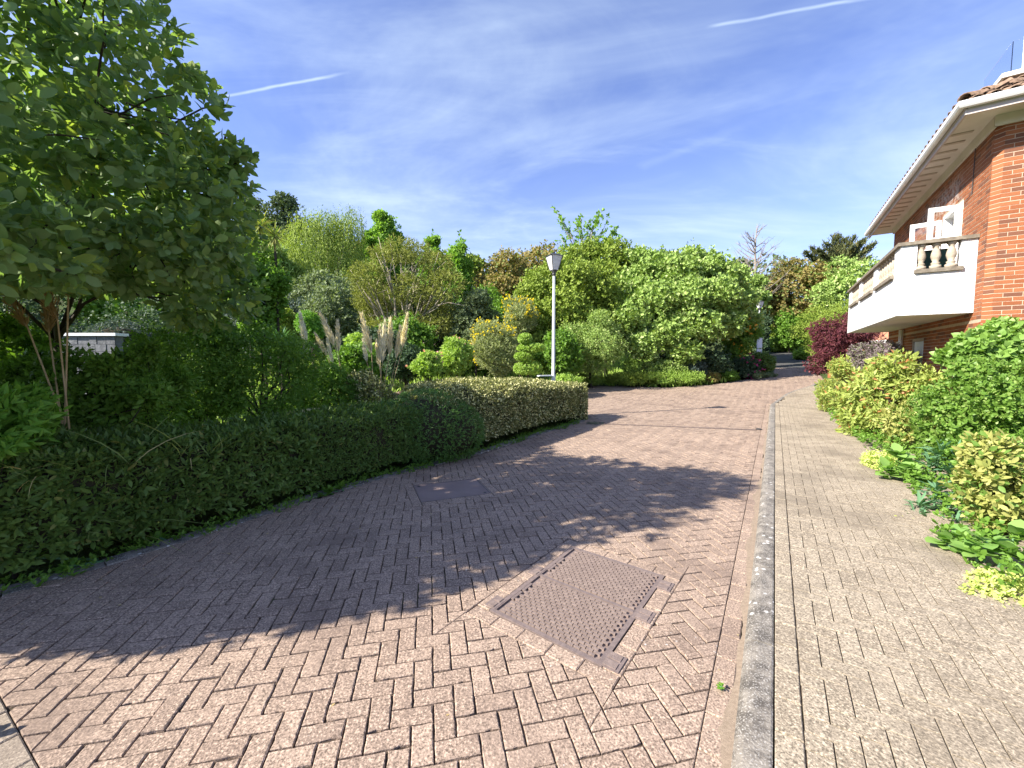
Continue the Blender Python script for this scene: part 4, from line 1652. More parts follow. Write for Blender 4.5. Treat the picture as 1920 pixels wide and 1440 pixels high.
leaf_mat('lf_euphorbia', (.05, .11, .055), (.085, .165, .085), None, 0, .25, .5, .35)
leaf_mat('lf_broadleaf', (.10, .185, .045), (.15, .24, .065), None, 0, .35, .4, .45)
leaf_mat('lf_creeping', (.26, .29, .08), (.36, .38, .14), (.20, .30, .06), .15, .3, .5, .35)
leaf_mat('lf_broom', (.13, .16, .07), (.20, .22, .11), None, 0, .3, .6, .25)
leaf_mat('fl_yellow', (.42, .32, .014), (.50, .40, .03), None, 0, .3, .5, .3)
leaf_mat('fl_pink', (.42, .18, .19), (.48, .27, .27), None, 0, .3, .5, .3)
leaf_mat('fl_magenta', (.25, .02, .10), (.33, .04, .15), None, 0, .3, .5, .3)
leaf_mat('fl_cream', (.50, .44, .24), (.62, .56, .36), None, 0, .2, .6, .2)
leaf_mat('fl_orange', (.40, .20, .03), (.50, .28, .05), None, 0, .3, .5, .3)
leaf_mat('grass_blade', (.09, .125, .035), (.16, .19, .06), (.35, .28, .13), .2, .3, .5, .35)


# ------------------------------------------------------------------ the large tree over the hedge (its crown shades the road)
def big_tree():
    rng = np.random.default_rng(41)
    base = np.array([-5.0, 4.4, 0.0])
    t = thing('whitebeam_tree', 'large broad-leaved tree with grey-green oval leaves overhanging the dark hedge', 'tree', tuple(base))
    lobes = BIG_LOBES(base)
    limbs(t, 0.0, lobes, rng, .032, M['bark'], .6, n=7, wig=.1)
    P, U = lobe_points(lobes, 8000, rng, (.72, 1.05), 1.6, .74, .25, 2.6, .10)
    wx, wy, wz = P[:, 0] + base[0], P[:, 1] + base[1], P[:, 2]
    kz = np.where(wx / np.maximum(wy, .1) < -.85, wz > 1.53 + .165 * wy, wz > 1.68)
    P, U = P[kz], U[kz]
    U = unit(U + np.array([0, 0, .35]))
    L1 = sprigs(P, U, 6, .115, rng, (30, 80), 1.1, .3, .2)
    out1 = np.tile(U, (6, 1))
    P2, U2 = lobe_points(lobes, 2600, rng, (.35, .75), 1.8, .3)
    L2 = sprigs(P2, unit(U2 + np.array([0, 0, .4])), 4, .12, rng, (40, 88), .8, .4, .3)
    L = cat(L1, L2)
    out = np.concatenate([out1, np.zeros((len(L2[0]), 3))])
    foliage(t, base, L, OVAL, M['lf_whitebeam'], 300, out, 'crown')
    # outer twigs
    mb = MB()
    for i in rng.choice(len(P), 240, replace=False):
        p, u = P[i], U[i]
        mb.tube([p - u * .45 + rng.normal(0, .03, 3), p - u * .2, p], [.008, .006, .003], 4)
    tag(mb.put('twigs', M['bark'], t), kind='stuff')
    # cream flower heads
    k = [i for i in range(len(P)) if U[i][2] > .1]
    for i in rng.choice(k, 16, replace=False):
        f = MB()
        q = unit(rng.normal(0, 1, (34, 3)))
        Lf = (P[i] + U[i] * .05 + q * np.array([.05, .05, .025]), q, q, np.full(34, .022))
        put('flower_head', blades('flower_head', Lf, FAR, M['fl_cream']), t)


def BIG_LOBES(base):
    b = np.array(base)
    raw = [((-3.75, 3.25, 2.9), (1.1, 1.1, .98)), ((-2.95, 3.35, 2.75), (.72, .75, .70)), ((-3.05, 3.05, 3.60), (.72, .75, .70)), ((-3.3, 3.9, 2.9), (.75, .8, .85)),
           ((-3.45, 2.6, 2.45), (.72, .7, .62)), ((-3.3, 2.5, 3.2), (.70, .7, .65)), ((-4.35, 2.4, 2.55), (.9, .9, .85)), ((-3.05, 2.95, 4.0), (.50, .5, .48)),
           ((-4.3, 1.78, 2.3), (.8, .66, .7)), ((-3.65, 2.95, 3.65), (.8, .8, .6)), ((-4.2, 3.0, 3.3), (.9, .9, .7)), ((-3.05, 3.8, 2.20), (.62, .62, .40)), ((-2.70, 3.45, 3.05), (.42, .42, .38)), ((-2.5, 3.55, 3.3), (.26, .26, .2)), ((-4.7, 3.4, 2.8), (1.0, 1.0, 1.0)), ((-4.3, 4.3, 2.9), (.9, .9, .9)), ((-4.9, 5.4, 3.1), (1.1, 1.1, .8)), ((-6.4, 6.6, 3.5), (1.4, 1.4, 1.0)), ((-5.8, 4.6, 3.1), (1.2, 1.2, .9)),
           ((-3.0, 2.30, 2.25), (.48, .45, .38)), ((-3.75, 1.95, 2.35), (.7, .6, .6)), ((-2.6, 3.2, 2.5), (.38, .4, .32))]
    return [(tuple(np.array(c) - b), r) for c, r in raw]


big_tree()


# ------------------------------------------------------------------ hedges
def hedge_points(path, W, H, n, rng, e=6, lo=-.35, hi=math.pi + .4, back=True):
    """points over the rounded cross-section of a hedge whose front foot follows path; W, H given per path point"""
    path = np.array(path, float)
    seg = np.linalg.norm(np.diff(path, axis=0), axis=1)
    cum = np.concatenate([[0], np.cumsum(seg)])
    s = rng.uniform(0, cum[-1], n)
    px, py = np.interp(s, cum, path[:, 0]), np.interp(s, cum, path[:, 1])
    w, h = np.interp(s, cum, W), np.interp(s, cum, H)
    i = np.clip(np.searchsorted(cum, s) - 1, 0, len(seg) - 1)
    tg = np.diff(path, axis=0) / seg[:, None]
    sm = np.stack([np.interp(s, (cum[:-1] + cum[1:]) / 2, tg[:, 0]), np.interp(s, (cum[:-1] + cum[1:]) / 2, tg[:, 1])], -1)
    sm = unit(sm)
    nb = np.stack([-sm[:, 1], sm[:, 0]], -1)              # away from the road
    th = rng.uniform(lo, hi, n)
    ct, st = np.cos(th), np.sin(th)
    k = (np.abs(ct) ** e + np.abs(st) ** e) ** (-1 / e)
    o = w / 2 * (1 - ct * k)
    z = h * .46 + h * .54 * st * k
    P = np.stack([px + nb[:, 0] * o, py + nb[:, 1] * o, z], -1)
    nx = np.sign(ct) * np.abs(ct * k) ** (e - 1) / w
    nz = np.sign(st) * np.abs(st * k) ** (e - 1) / h
    U = unit(np.stack([-nb[:, 0] * nx, -nb[:, 1] * nx, nz], -1))
    P = P + U * (wobble(P, 5.0, .4) * .05 + wobble(P, 17, 2.1) * .02 + rng.uniform(-.06, .02, n))[:, None]
    keep = P[:, 2] > .02
    return P[keep], U[keep]


def hedge_core(parent, base, path, W, H, e=4.5, inset=.07):
    path = np.array(path, float)
    ths = np.linspace(-.4, math.pi + .4, 14)
    V, F = [], []
    m = len(ths)
    tg = np.gradient(path, axis=0)
    tg = unit(tg)
    for i, p in enumerate(path):
        nb = np.array([-tg[i][1], tg[i][0]])
        for th in ths:
            ct, st = math.cos(th), math.sin(th)
            k = (abs(ct) ** e + abs(st) ** e) ** (-1 / e)
            w, h = W[i] - 2 * inset, H[i] - inset
            o = inset + w / 2 * (1 - ct * k)
            V.append((p[0] + nb[0] * o - base[0], p[1] + nb[1] * o - base[1], max(h * .46 + h * .54 * st * k, -.03)))
    for i in range(len(path) - 1):
        F += [(i * m + j, i * m + j + 1, (i + 1) * m + j + 1, (i + 1) * m + j) for j in range(m - 1)]
    F += [tuple(range(m)), tuple(range(len(V) - 1, len(V) - m - 1, -1))]
    put('twig_light_block', mesh('twig_light_block', np.array(V), [list(f) for f in F], M['twig_light_block'], True), parent)  # unseen solid fill behind the leaves, added to stop light passing


HEDGE1 = [(-4.55, 1.72), (-3.95, 2.15), (-3.38, 2.60), (-3.08, 2.95), (-2.68, 3.60), (-2.21, 4.45), (-1.52, 5.38), (-1.02, 5.98)]
W1 = [1.1, 1.1, 1.05, 1.0, 1.0, 1.0, 1.0, .8]
H1 = [1.0, .97, .93, .88, .84, .84, .86, .8]
HEDGE2 = [(-1.12, 5.90), (-.58, 6.48), (.0, 7.28), (.38, 7.90), (1.0, 8.80), (1.52, 9.48), (1.72, 9.95)]
W2 = [1.0, 2.1, 2.2, 2.0, 1.7, 1.4, .8]
H2 = [.95, 1.08, 1.12, 1.12, 1.06, 1.0, .9]


def hedges():
    rng = np.random.default_rng(51)
    b = np.array([-2.6, 4.2, 0])
    h = thing('hedge', 'low dark green clipped hedge along the shaded edge of the road', 'hedge', tuple(b))
    hedge_core(h, b, HEDGE1, W1, H1)
    P, U = hedge_points(HEDGE1, W1, H1, 17500, rng, 6, -.5, math.pi * .8)
    k = (P[:, 0] < -2.2) & (rng.random(len(P)) < .55)      # coarser leaves towards the near end
    L = sprigs(P[~k] - b, unit(U[~k] + np.array([0, 0, .35])), 4, .052, rng, (30, 80), .9, .35)
    L2 = sprigs(P[k][::3] - b + U[k][::3] * .03, unit(U[k][::3] + np.array([0, 0, .3])), 6, .10, rng, (35, 85), .9, .4)
    q = rng.choice(len(P), 260, replace=False)             # stray shoots the shears missed
    L3 = sprigs(P[q] - b + U[q] * rng.uniform(.04, .12, (260, 1)), unit(U[q] + np.array([0, 0, .9])), 7, .07, rng, (20, 65), 1.8, .35)
    foliage(h, b, cat(L, L2, L3), LANCE, M['lf_hedge'], 300, None)
    # rounded mound where the two hedges meet
    b = np.array([-1.35, 6.15, 0])
    h = thing('rounded_hedge', 'dark green hedge clipped into a smooth rounded mound between two hedges', 'hedge', tuple(b))
    lob = [((0, .1, .45), (.78, .8, .62)), ((.3, .1, .40), (.62, .66, .5)), ((-.55, .2, .38), (.7, .7, .5))]
    mb = MB()
    for c, r in lob:
        mb = MB()
        n = 10
        V = [(c[0] + r[0] * .82 * math.cos(2 * math.pi * i / n) * math.cos(a), c[1] + r[1] * .82 * math.sin(2 * math.pi * i / n) * math.cos(a), max(c[2] + r[2] * .80 * math.sin(a), -.03)) for a in np.linspace(-1.2, 1.5, 7) for i in range(n)]
        F = [(j * n + i, j * n + (i + 1) % n, (j + 1) * n + (i + 1) % n, (j + 1) * n + i) for j in range(6) for i in range(n)]
        put('twig_light_block', mesh('twig_light_block', np.array(V), [list(f) for f in F], M['twig_light_block'], True), h)
    P, U = lobe_points(lob, 10000, rng, (.93, 1.03), .02, .93)
    foliage(h, b, sprigs(P, unit(U + np.array([0, 0, .2])), 4, .045, rng, (30, 80), .9, .3), LANCE, M['lf_hedge_mound'])
    # variegated hedge up to the junction
    b = np.array([.3, 8.2, 0])
    h = thing('variegated_hedge', 'clipped hedge of small cream-edged leaves around the lamp post', 'hedge', tuple(b))
    hedge_core(h, b, HEDGE2, W2, H2)
    P, U = hedge_points(HEDGE2, W2, H2, 16500, rng, 4.5, -.5, math.pi * .95)
    # rounded end towards the junction
    th = rng.uniform(0, 6.28, 2200)
    zz = rng.uniform(.0, .95, 2200)
    E_ = np.stack([1.50 + .42 * np.cos(th), 10.15 + .42 * np.sin(th), zz], -1)
    Ue = np.stack([np.cos(th), np.sin(th), np.full(2200, .15)], -1)
    kz = E_[:, 2] > .80
    E_[kz, :2] = np.array([1.5, 10.15]) + (E_[kz, :2] - np.array([1.5, 10.15])) * rng.uniform(0, 1, (kz.sum(), 1)) ** .5
    Ue[kz] = (0, 0, 1)
    P, U = np.concatenate([P, E_]), np.concatenate([U, unit(Ue)])
    MB().lathe([(.36, -.03), (.37, .5), (.34, .8), (.2, .86)], 12, (1.5 - b[0], 10.15 - b[1])).put('twig_light_block', M['twig_light_block'], h, smooth=True)
    foliage(h, b, sprigs(P - b, unit(U + np.array([0, 0, .15])), 4, .055, rng, (35, 85), .9, .35), SMALL, M['lf_varieg'], 120, None)


hedges()

# ------------------------------------------------------------------ trees and shrubs of the garden and the hillside
def span(px0, px1, py0, py1, Y):
    """centre and radii of a crown that spans these bearings and heights at distance Y"""
    c = at((px0 + px1) / 2, (py0 + py1) / 2, Y)
    k = Y / FPX
    return np.array(c), (px1 - px0) / 2 * k, (py1 - py0) / 2 * k


def crown_tree(name, label, cat_, ext, Y, m, seed, group=None, lobes=9, lr=.5, n=3200, k=4, leaf=None, gap=.55, gf=None, trunk='bark', tm=None, depth=None, up=.25, spread=(35, 85), droop=0.0, tr=.05, shell=(.70, 1.05), flat=.8, single=0, rough=.20, flowers=None, marks=None):
    rng = np.random.default_rng(seed)
    c, rx, rz = span(*ext, Y)
    if Y > 18 and rough > .1:                             # loose crowns run into their neighbours
        rx *= 1.10
        n = int(n * 1.25)
        lobes, lr = lobes + 4, lr * .92
    base = np.array([c[0], c[1], float(terr(c[0], c[1]))])
    t = thing(name, label, cat_, tuple(base), 0, group)
    ry = depth or min(rx, 3.5)
    lob = heap(c - base, (rx, ry, rz), lobes, lr, rng, 0.08, flat)
    if marks:                                             # crown clumps surveyed one by one: bearing, height mark, radius, depth offset
        lob = [(tuple(np.array(at(mx, my, Y + dy)) - base), (mr, mr * .9, mr * .8)) for mx, my, mr, dy in marks]
    zmin = 0.02
    leaf = leaf or .0095 * Y
    gf = gf or 5.0 / max(rx, rz)
    P, U = lobe_points(lob, n, rng, shell, zmin, .72, gap, gf, rough)
    U = unit(U + np.array([0, 0, up - droop]))
    L = sprigs(P, U, k, leaf, rng, spread, .9, .35)
    P2, U2 = lobe_points(lob, n // 5, rng, (.3, .62), zmin, .2)
    L2 = sprigs(P2, U2, 3, leaf * 1.2, rng, spread, .9, .5)
    out = np.concatenate([np.tile(U, (k, 1)), np.zeros((len(L2[0]), 3))])
    foliage(t, base, cat(L, L2), tm or FAR, M[m], single, out, 'crown')
    limbs(t, 0.0, lob, rng, max(tr, rx * .035), M[trunk], .45, wig=rx * .06)
    if flowers:
        fm, fn, fs, zone = flowers
        q = rng.choice(len(P), min(fn * 6, len(P)), replace=False)
        kk = [i for i in q if zone(P[i] / np.array([rx, ry, rz]) - (c - base) / np.array([rx, ry, rz]), U[i])][:fn]
        if kk:
            Lf = sprigs(P[kk] + U[kk] * leaf * .6, U[kk], 7, fs, rng, (10, 90), .6, .4)
            tag(put('blossom', blades('blossom', Lf, FAR, M[fm]), t), kind='stuff')
    return t


G1 = 'trees behind the garden'
# far hillside woodland: three dark rounded trees and bronze ones behind
crown_tree('hill_tree', 'dark grey-green rounded tree on the hilltop beside the big leafy tree', 'tree', (435, 585, 364, 540), 62, 'lf_oakhill', 101, G1, 10, .45, 4200, 4, .50)
crown_tree('hill_tree', 'dull olive tree below the dark rounded hilltop tree', 'tree', (420, 570, 410, 600), 52, 'lf_oakhill', 102, G1, 8, .5, 2600, 4, .48)
crown_tree('hill_tree', 'grey-brown tree crest showing between the willow and the bright green treetop', 'tree', (600, 760, 440, 600), 55, 'lf_bronze', 103, G1, 9, .45, 3000, 4, .46)


def weeping_tree():
    rng = np.random.default_rng(105)
    Y = 33
    c, rx, rz = span(540, 690, 378, 570, Y)
    base = np.array([c[0], c[1], float(terr(c[0], c[1]))])
    t = thing('weeping_tree', 'tall pale yellow-green weeping tree with thin hanging strands at its top', 'tree', tuple(base), 0, G1)
    k = Y / FPX
    lob = [(at(590, 470, Y) - Vector(base), (2.3, 2.2, 3.2)), (at(640, 470, Y + .5) - Vector(base), (2.0, 2.0, 3.0)), (at(580, 520, Y - 1) - Vector(base), (2.0, 2.0, 2.2)), (at(655, 525, Y) - Vector(base), (1.6, 1.8, 2.2)),
           (at(610, 425, Y) - Vector(base), (1.3, 1.3, 1.3)), (at(660, 425, Y) - Vector(base), (.9, 1.0, 1.4))]
    lob = [(tuple(a), b) for a, b in lob]
    P, U = lobe_points(lob, 5200, rng, (.75, 1.03), .1, .7, .4, 1.3, .12)
    LS = []
    for s in range(6):                                    # strands hang from every shoot
        q = P + np.array([0, 0, -1]) * s * .28 + rng.normal(0, .06, P.shape)
        LS.append((q, unit(np.array([0, 0, -1]) + U * .5 + rng.normal(0, .35, P.shape)), unit(U + rng.normal(0, .4, P.shape)), np.full(len(P), .27) * rng.uniform(.6, 1.2, len(P))))
    # wispy hanging tops standing clear against the sky
    W = []
    for i in range(60):
        p = np.array(at(rng.uniform(615, 688), rng.uniform(378, 430), Y + rng.uniform(-1, 1))) - base
        for s in range(14):
            q = p + np.array([math.sin(s * .3 + i) * .08, 0, -.17 * s])
            W.append(q)
    W = np.array(W)
    LS.append((W, unit(np.array([0, 0, -1]) + rng.normal(0, .45, W.shape)), unit(rng.normal(0, 1, W.shape)), np.full(len(W), .17)))
    foliage(t, base, cat(*LS), FARN, M['lf_willow'], name='crown')
    limbs(t, 0, lob, rng, .2, M['grey_bark'], .5, wig=.2)


weeping_tree()
crown_tree('leafy_tree', 'bright fresh green treetop standing just beyond the weeping tree', 'tree', (692, 758, 404, 540), 37, 'lf_poplar', 106, G1, 16, .30, 3600, 4, .34, .7, up=.7, rough=.3)
crown_tree('leafy_tree', 'bright green leafy tree rising behind the olive many-stemmed tree', 'tree', (785, 838, 446, 600), 33, 'lf_poplar', 107, G1, 14, .32, 2800, 4, .31, .7, up=.7, rough=.3)
crown_tree('leafy_tree', 'narrow bright green tree between the olive tree and the bronze domed tree', 'tree', (830, 888, 450, 640), 30, 'lf_poplar', 108, G1, 16, .34, 3000, 4, .29, .7, up=.7, rough=.3)
crown_tree('bronze_tree', 'bronze tinted dome-shaped tree beyond the yellow broom', 'tree', (888, 1008, 458, 640), 31, 'lf_bronze', 109, G1, 9, .5, 4200, 4, .27, .25)
crown_tree('bronze_tree', 'brownish tree crest behind the lamp lantern', 'tree', (955, 1070, 462, 640), 36, 'lf_bronze', 110, G1, 8, .5, 2600, 4, .3, .3)


def olive_tree():
    """many-stemmed feathery tree with pale bare limbs showing"""
    rng = np.random.default_rng(112)
    Y = 21
    base = np.array(at(755, 690, Y))
    base[2] = float(terr(base[0], base[1]))
    t = thing('feathery_tree', 'feathery olive-green tree with many bare pale stems in the middle of the garden', 'tree', tuple(base), 0, G1)
    marks = [(690, 520), (715, 480), (750, 470), (785, 475), (820, 500), (838, 535), (700, 575), (735, 560), (770, 540), (805, 560), (745, 625), (775, 610), (820, 610), (840, 590), (710, 620), (690, 560)]
    lob, mb = [], MB()
    root = np.array([0, 0, 0.0])
    for i, (px, py) in enumerate(marks):
        p = np.array(at(px, py, Y + rng.uniform(-1.4, 1.2))) - base
        lob.append((tuple(p), tuple(np.array([.75, .75, .62]) * rng.uniform(.85, 1.2))))
    for i, (p, r) in enumerate(lob):
        p = np.array(p)
        pts = [root + rng.normal(0, .08, 3) * np.array([1, 1, 0])]
        for s in (.2, .4, .6, .8, 1.0):
            q = p * np.array([s ** 1.5, s ** 1.5, s ** .8]) + rng.normal(0, .13, 3)
            pts.append(q)
        mb.tube([tuple(q) for q in pts], [.09, .075, .06, .045, .03, .015], 5)
        for b in range(5):
            s0 = np.array(pts[3 + b % 2])
            e = p + rng.normal(0, .55, 3)
            mb.tube([tuple(s0), tuple((s0 + e) / 2 + rng.normal(0, .12, 3)), tuple(e)], [.035, .024, .01], 4)
    mb.put('trunk', M['pale_bark'], t, smooth=True)
    P, U = lobe_points(lob, 5600, rng, (.55, 1.12), .1, .3, .75, 3.0, .2)
    L = sprigs(P, unit(U + np.array([0, 0, -.1])), 5, .21, rng, (10, 60), 1.2, .5)
    foliage(t, base, L, FARN, M['lf_olive'], name='crown')


olive_tree()

G2 = 'shrubs of the middle garden'
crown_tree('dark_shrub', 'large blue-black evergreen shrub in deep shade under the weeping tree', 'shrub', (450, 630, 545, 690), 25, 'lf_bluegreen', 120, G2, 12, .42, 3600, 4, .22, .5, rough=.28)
crown_tree('dark_shrub', 'grey-leaved evergreen shrub between the dark shade and the olive tree', 'shrub', (575, 690, 535, 680), 24.5, 'lf_greygreen', 121, G2, 9, .45, 2600, 4, .22, .5, rough=.28)
crown_tree('pale_shrub', 'pale buff-green shrub at the foot of the weeping tree', 'shrub', (535, 690, 500, 610), 29, 'lf_greygreen', 122, G2, 8, .5, 2600, 4, .25, .3)
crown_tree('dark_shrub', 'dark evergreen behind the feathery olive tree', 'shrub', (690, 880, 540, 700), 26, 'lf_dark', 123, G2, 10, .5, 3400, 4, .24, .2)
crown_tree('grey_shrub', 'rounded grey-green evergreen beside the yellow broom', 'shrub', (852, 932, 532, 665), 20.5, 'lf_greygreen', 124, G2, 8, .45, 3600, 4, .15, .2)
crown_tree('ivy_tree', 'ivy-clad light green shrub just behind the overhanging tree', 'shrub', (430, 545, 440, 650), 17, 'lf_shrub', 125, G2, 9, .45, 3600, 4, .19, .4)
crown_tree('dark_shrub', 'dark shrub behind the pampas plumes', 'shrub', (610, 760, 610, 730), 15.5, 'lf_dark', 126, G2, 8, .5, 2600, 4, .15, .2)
crown_tree('box_ball', 'smooth bright green clipped ball behind the pampas grass', 'shrub', (558, 612, 577, 650), 14, 'lf_bright', 127, G2, 4, .7, 2600, 4, .07, 0, tr=.03, rough=.02)
crown_tree('leafy_shrub', 'green shrub with pale flecks behind the hedge and the pampas stems', 'shrub', (620, 720, 640, 740), 9.6, 'lf_shrub', 128, G2, 8, .45, 2400, 4, .10, .5, tr=.03)
crown_tree('lime_shrub', 'lime green young shrub among the pampas plumes', 'shrub', (640, 700, 620, 700), 10.5, 'lf_limelow', 129, G2, 7, .45, 900, 5, .12, .5, tr=.03)


def spiky(name, label, c, base_z, n, ln, m, seed, stem=True, wid=FARN, cat_='plant', group=None):
    """rosette of stiff narrow leaves on a stem"""
    rng = np.random.default_rng(seed)
    base = np.array([c[0], c[1], base_z])
    t = thing(name, label, cat_, tuple(base), 0, group)
    top = np.array([0, 0, c[2] - base_z])
    u = unit(rng.normal(0, 1, (n, 3)) * np.array([1, 1, .75]) + np.array([0, 0, .25]))
    L = (np.tile(top, (n, 1)), u, np.tile(np.array([0, 0, 1.0]), (n, 1)) + u * .1, ln * rng.uniform(.7, 1.1, n))
    foliage(t, base, L, LANCE_LONG, M[m])
    if stem:
        MB().tube([(0, 0, -.05), (.02, 0, top[2] * .5), tuple(top)], [.06, .05, .05], 7).put('stem', M['bark'], t)
    return t


LANCE_LONG = tmpl(.07, ((.3, 1.0), (.7, .7)), .3, .22)
for i, (px, py, lab) in enumerate(((488, 425, 'yellowish spiky cabbage palm head just beyond the overhanging tree'), (462, 440, 'second spiky cabbage palm head nearer the overhanging tree'), (515, 445, 'lowest spiky cabbage palm head in front of the pale hill trees'))):
    p = at(px, py, 17)
    spiky('cabbage_palm', lab, p, float(terr(p.x, p.y)), 90, .75, 'lf_gold', 130 + i, cat_='palm', group='cabbage palms')
p = at(527, 640, 11)
spiky('yucca', 'green spiky yucca rosette in front of the dark shrubs', p, float(terr(p.x, p.y)), 110, .62, 'lf_euphorbia', 135)

# yellow broom and rhododendrons
crown_tree('broom_bush', 'feathery grey-green broom bush with bright yellow flowers along its top', 'shrub', (872, 985, 590, 712), 17, 'lf_broom', 140, None, 10, .45, 3600, 5, .16, .4, tm=FARN, spread=(5, 50), up=.7, flowers=('fl_yellow', 330, .075, lambda q, u: q[2] > .28 and q[0] < .75 or q[0] < -.55 and q[2] > -.6))
crown_tree('broom_bush', 'smaller yellow-flowered broom behind the lamp post', 'shrub', (940, 1010, 553, 640), 19, 'lf_broom', 141, None, 8, .45, 1600, 5, .17, .5, tm=FARN, spread=(5, 50), up=.7, flowers=('fl_yellow', 230, .085, lambda q, u: q[2] > -.1))
crown_tree('rhododendron', 'lime-leaved rhododendron with a few pink blooms beside the broom', 'shrub', (822, 892, 625, 712), 15, 'lf_limelow', 142, None, 8, .45, 1500, 6, .15, .5, tm=SMALL, flowers=('fl_pink', 16, .10, lambda q, u: u[2] > .2))
crown_tree('rhododendron', 'low pale-leaved rhododendron with pink blooms behind the hedge', 'shrub', (774, 830, 655, 712), 13, 'lf_limelow', 143, None, 6, .5, 1000, 6, .13, .5, tm=SMALL, flowers=('fl_pink', 12, .09, lambda q, u: u[2] > .2))


def cloud_pruned():
    rng = np.random.default_rng(145)
    Y = 15.5
    b = at(990, 715, Y)
    base = np.array([b.x, b.y, float(terr(b.x, b.y))])
    t = thing('cloud_pruned_shrub', 'cloud-pruned conifer of stacked lime green pads beside the lamp post', 'shrub', tuple(base))
    mb = MB()
    pts = [(0, 0, -.1)]
    for px, py, w, h in ((981, 635, 15, 9), (997, 652, 24, 8), (985, 668, 20, 8), (990, 690, 24, 12)):
        c = np.array(at(px, py, Y)) - base
        k = Y / FPX
        lob = [(tuple(c + np.array([rng.uniform(-.4, .4) * w * k, rng.uniform(-.2, .2), 0])), (w * k * .75, .4, h * k)) for _ in range(3)]
        P, U = lobe_points(lob, 900, rng, (.85, 1.04), None, .8)
        foliage(t, base, sprigs(P, unit(U + np.array([0, 0, .5])), 4, .085, rng), FAR, M['lf_limelow'], name='leaf_pad')
        pts.append(tuple(c))
    mb.tube(sorted(pts, key=lambda q: q[2]), .04, 6).put('trunk', M['bark'], t)


cloud_pruned()

G3 = 'shrubbery beyond the junction'
# central shrubbery
EV1 = [(1010, 540, .9, .2), (1045, 510, .9, .5), (1085, 520, 1.0, 0), (1120, 545, 1.0, .2), (1000, 600, .9, -.4), (1060, 575, 1.1, -.6), (1110, 610, 1.0, -.6), (1020, 650, .9, -.9), (1080, 660, .9, -.9), (1135, 650, .8, -.4), (985, 560, .6, .6), (1150, 575, .8, .3)]
EV2 = [(1075, 490, 1.0, 0), (1110, 475, .9, .3), (1150, 478, 1.0, 0), (1190, 492, 1.0, .2), (1215, 505, .8, .6), (1130, 520, 1.2, -.6), (1180, 540, 1.2, -.4), (1090, 540, 1.1, -.4), (1060, 520, .8, .2), (1170, 590, 1.2, -.5), (1230, 540, .9, .4)]
DOG = [(1180, 540, 1.0, .3), (1225, 505, 1.05, .6), (1275, 512, 1.15, -.2), (1330, 505, .95, .4), (1368, 522, .8, 0), (1388, 565, .75, .2), (1345, 555, 1.0, -1.0), (1290, 560, 1.1, -1.2), (1230, 565, 1.1, -1.0), (1180, 595, .95, -1.2),
       (1255, 625, .95, -1.6), (1315, 610, .9, -1.6), (1365, 605, .8, -.8), (1205, 650, .75, -1.7), (1285, 660, .7, -1.8), (1150, 620, .7, -.6), (1405, 600, .6, .4), (1300, 480, .55, .5), (1200, 480, .55, .8)]
crown_tree('evergreen_shrub', 'broad yellow-green evergreen filling the space behind the tall lamp post', 'shrub', (985, 1130, 500, 712), 20.5, 'lf_yellowgreen', 150, G3, 22, .30, 6400, 4, .18, .8, gf=1.9, rough=.3, marks=EV1)
crown_tree('evergreen_shrub', 'tall yellow-green tree crown topping the shrubbery to the side of the lantern', 'tree', (1060, 1215, 462, 640), 24, 'lf_yellowgreen', 151, G3, 22, .30, 6400, 4, .19, .8, gf=1.9, rough=.3, marks=EV2)
crown_tree('evergreen_shrub', 'arching light green conifer-like shrub above the low bed hedge', 'shrub', (1040, 1180, 590, 712), 19.2, 'lf_pale', 152, G3, 10, .45, 3400, 4, .17, .55, tm=FARN, droop=.4)
crown_tree('dogwood_tree', 'large pale green tree with drooping leaf clusters at the corner of the shrubbery', 'tree', (1145, 1395, 468, 690), 21.5, 'lf_pale', 153, G3, 26, .29, 8800, 5, .23, .9, gf=1.5, droop=.75, shell=(.55, 1.06), rough=.3, marks=DOG)
crown_tree('backing_tree', 'grey-green treetop showing above the pale drooping tree', 'tree', (1190, 1300, 462, 620), 30, 'lf_greygreen', 154, G1, 8, .45, 2400, 4, .28, .4)
crown_tree('backing_tree', 'soft green treetop between the pale drooping tree and the bare tree', 'tree', (1280, 1410, 470, 640), 32, 'lf_willow', 155, G1, 8, .45, 2600, 4, .28, .4)
crown_tree('mixed_shrub', 'dark green shrub flecked with orange leaves next to the distant lamp post', 'shrub', (1348, 1418, 548, 690), 22.5, 'lf_shrub', 156, G3, 9, .45, 3000, 4, .17, .3, flowers=('fl_orange', 90, .12, lambda q, u: q[0] < .3 and u[1] < 0))
crown_tree('dark_shrub', 'dark shaded shrub under the drooping tree', 'shrub', (1250, 1370, 625, 712), 21.2, 'lf_dark', 157, G3, 8, .5, 2200, 4, .16, .2)
crown_tree('dark_shrub', 'dark round-headed shrub behind the distant lamp post', 'shrub', (1412, 1442, 575, 690), 26, 'lf_dark', 158, G3, 6, .5, 1600, 4, .18, .2)
crown_tree('clipped_shrub', 'dark green clipped block of hedge at the end of the shrubbery bed', 'hedge', (1396, 1453, 655, 712), 22.3, 'lf_hedge', 159, G3, 6, .62, 2600, 4, .12, 0, rough=.04)
crown_tree('azalea', 'dark shrub with magenta flowers beside the clipped block', 'shrub', (1372, 1425, 665, 716), 21.4, 'lf_dark', 160, G3, 6, .5, 900, 4, .13, .3, flowers=('fl_magenta', 40, .11, lambda q, u: q[0] > -.2 and u[1] < .1))
crown_tree('clipped_ball', 'small lime green clipped ball in the bed beyond the road', 'shrub', (1168, 1204, 668, 712), 19.6, 'lf_limelow', 161, G3, 4, .65, 1000, 4, .11, 0, rough=.04)
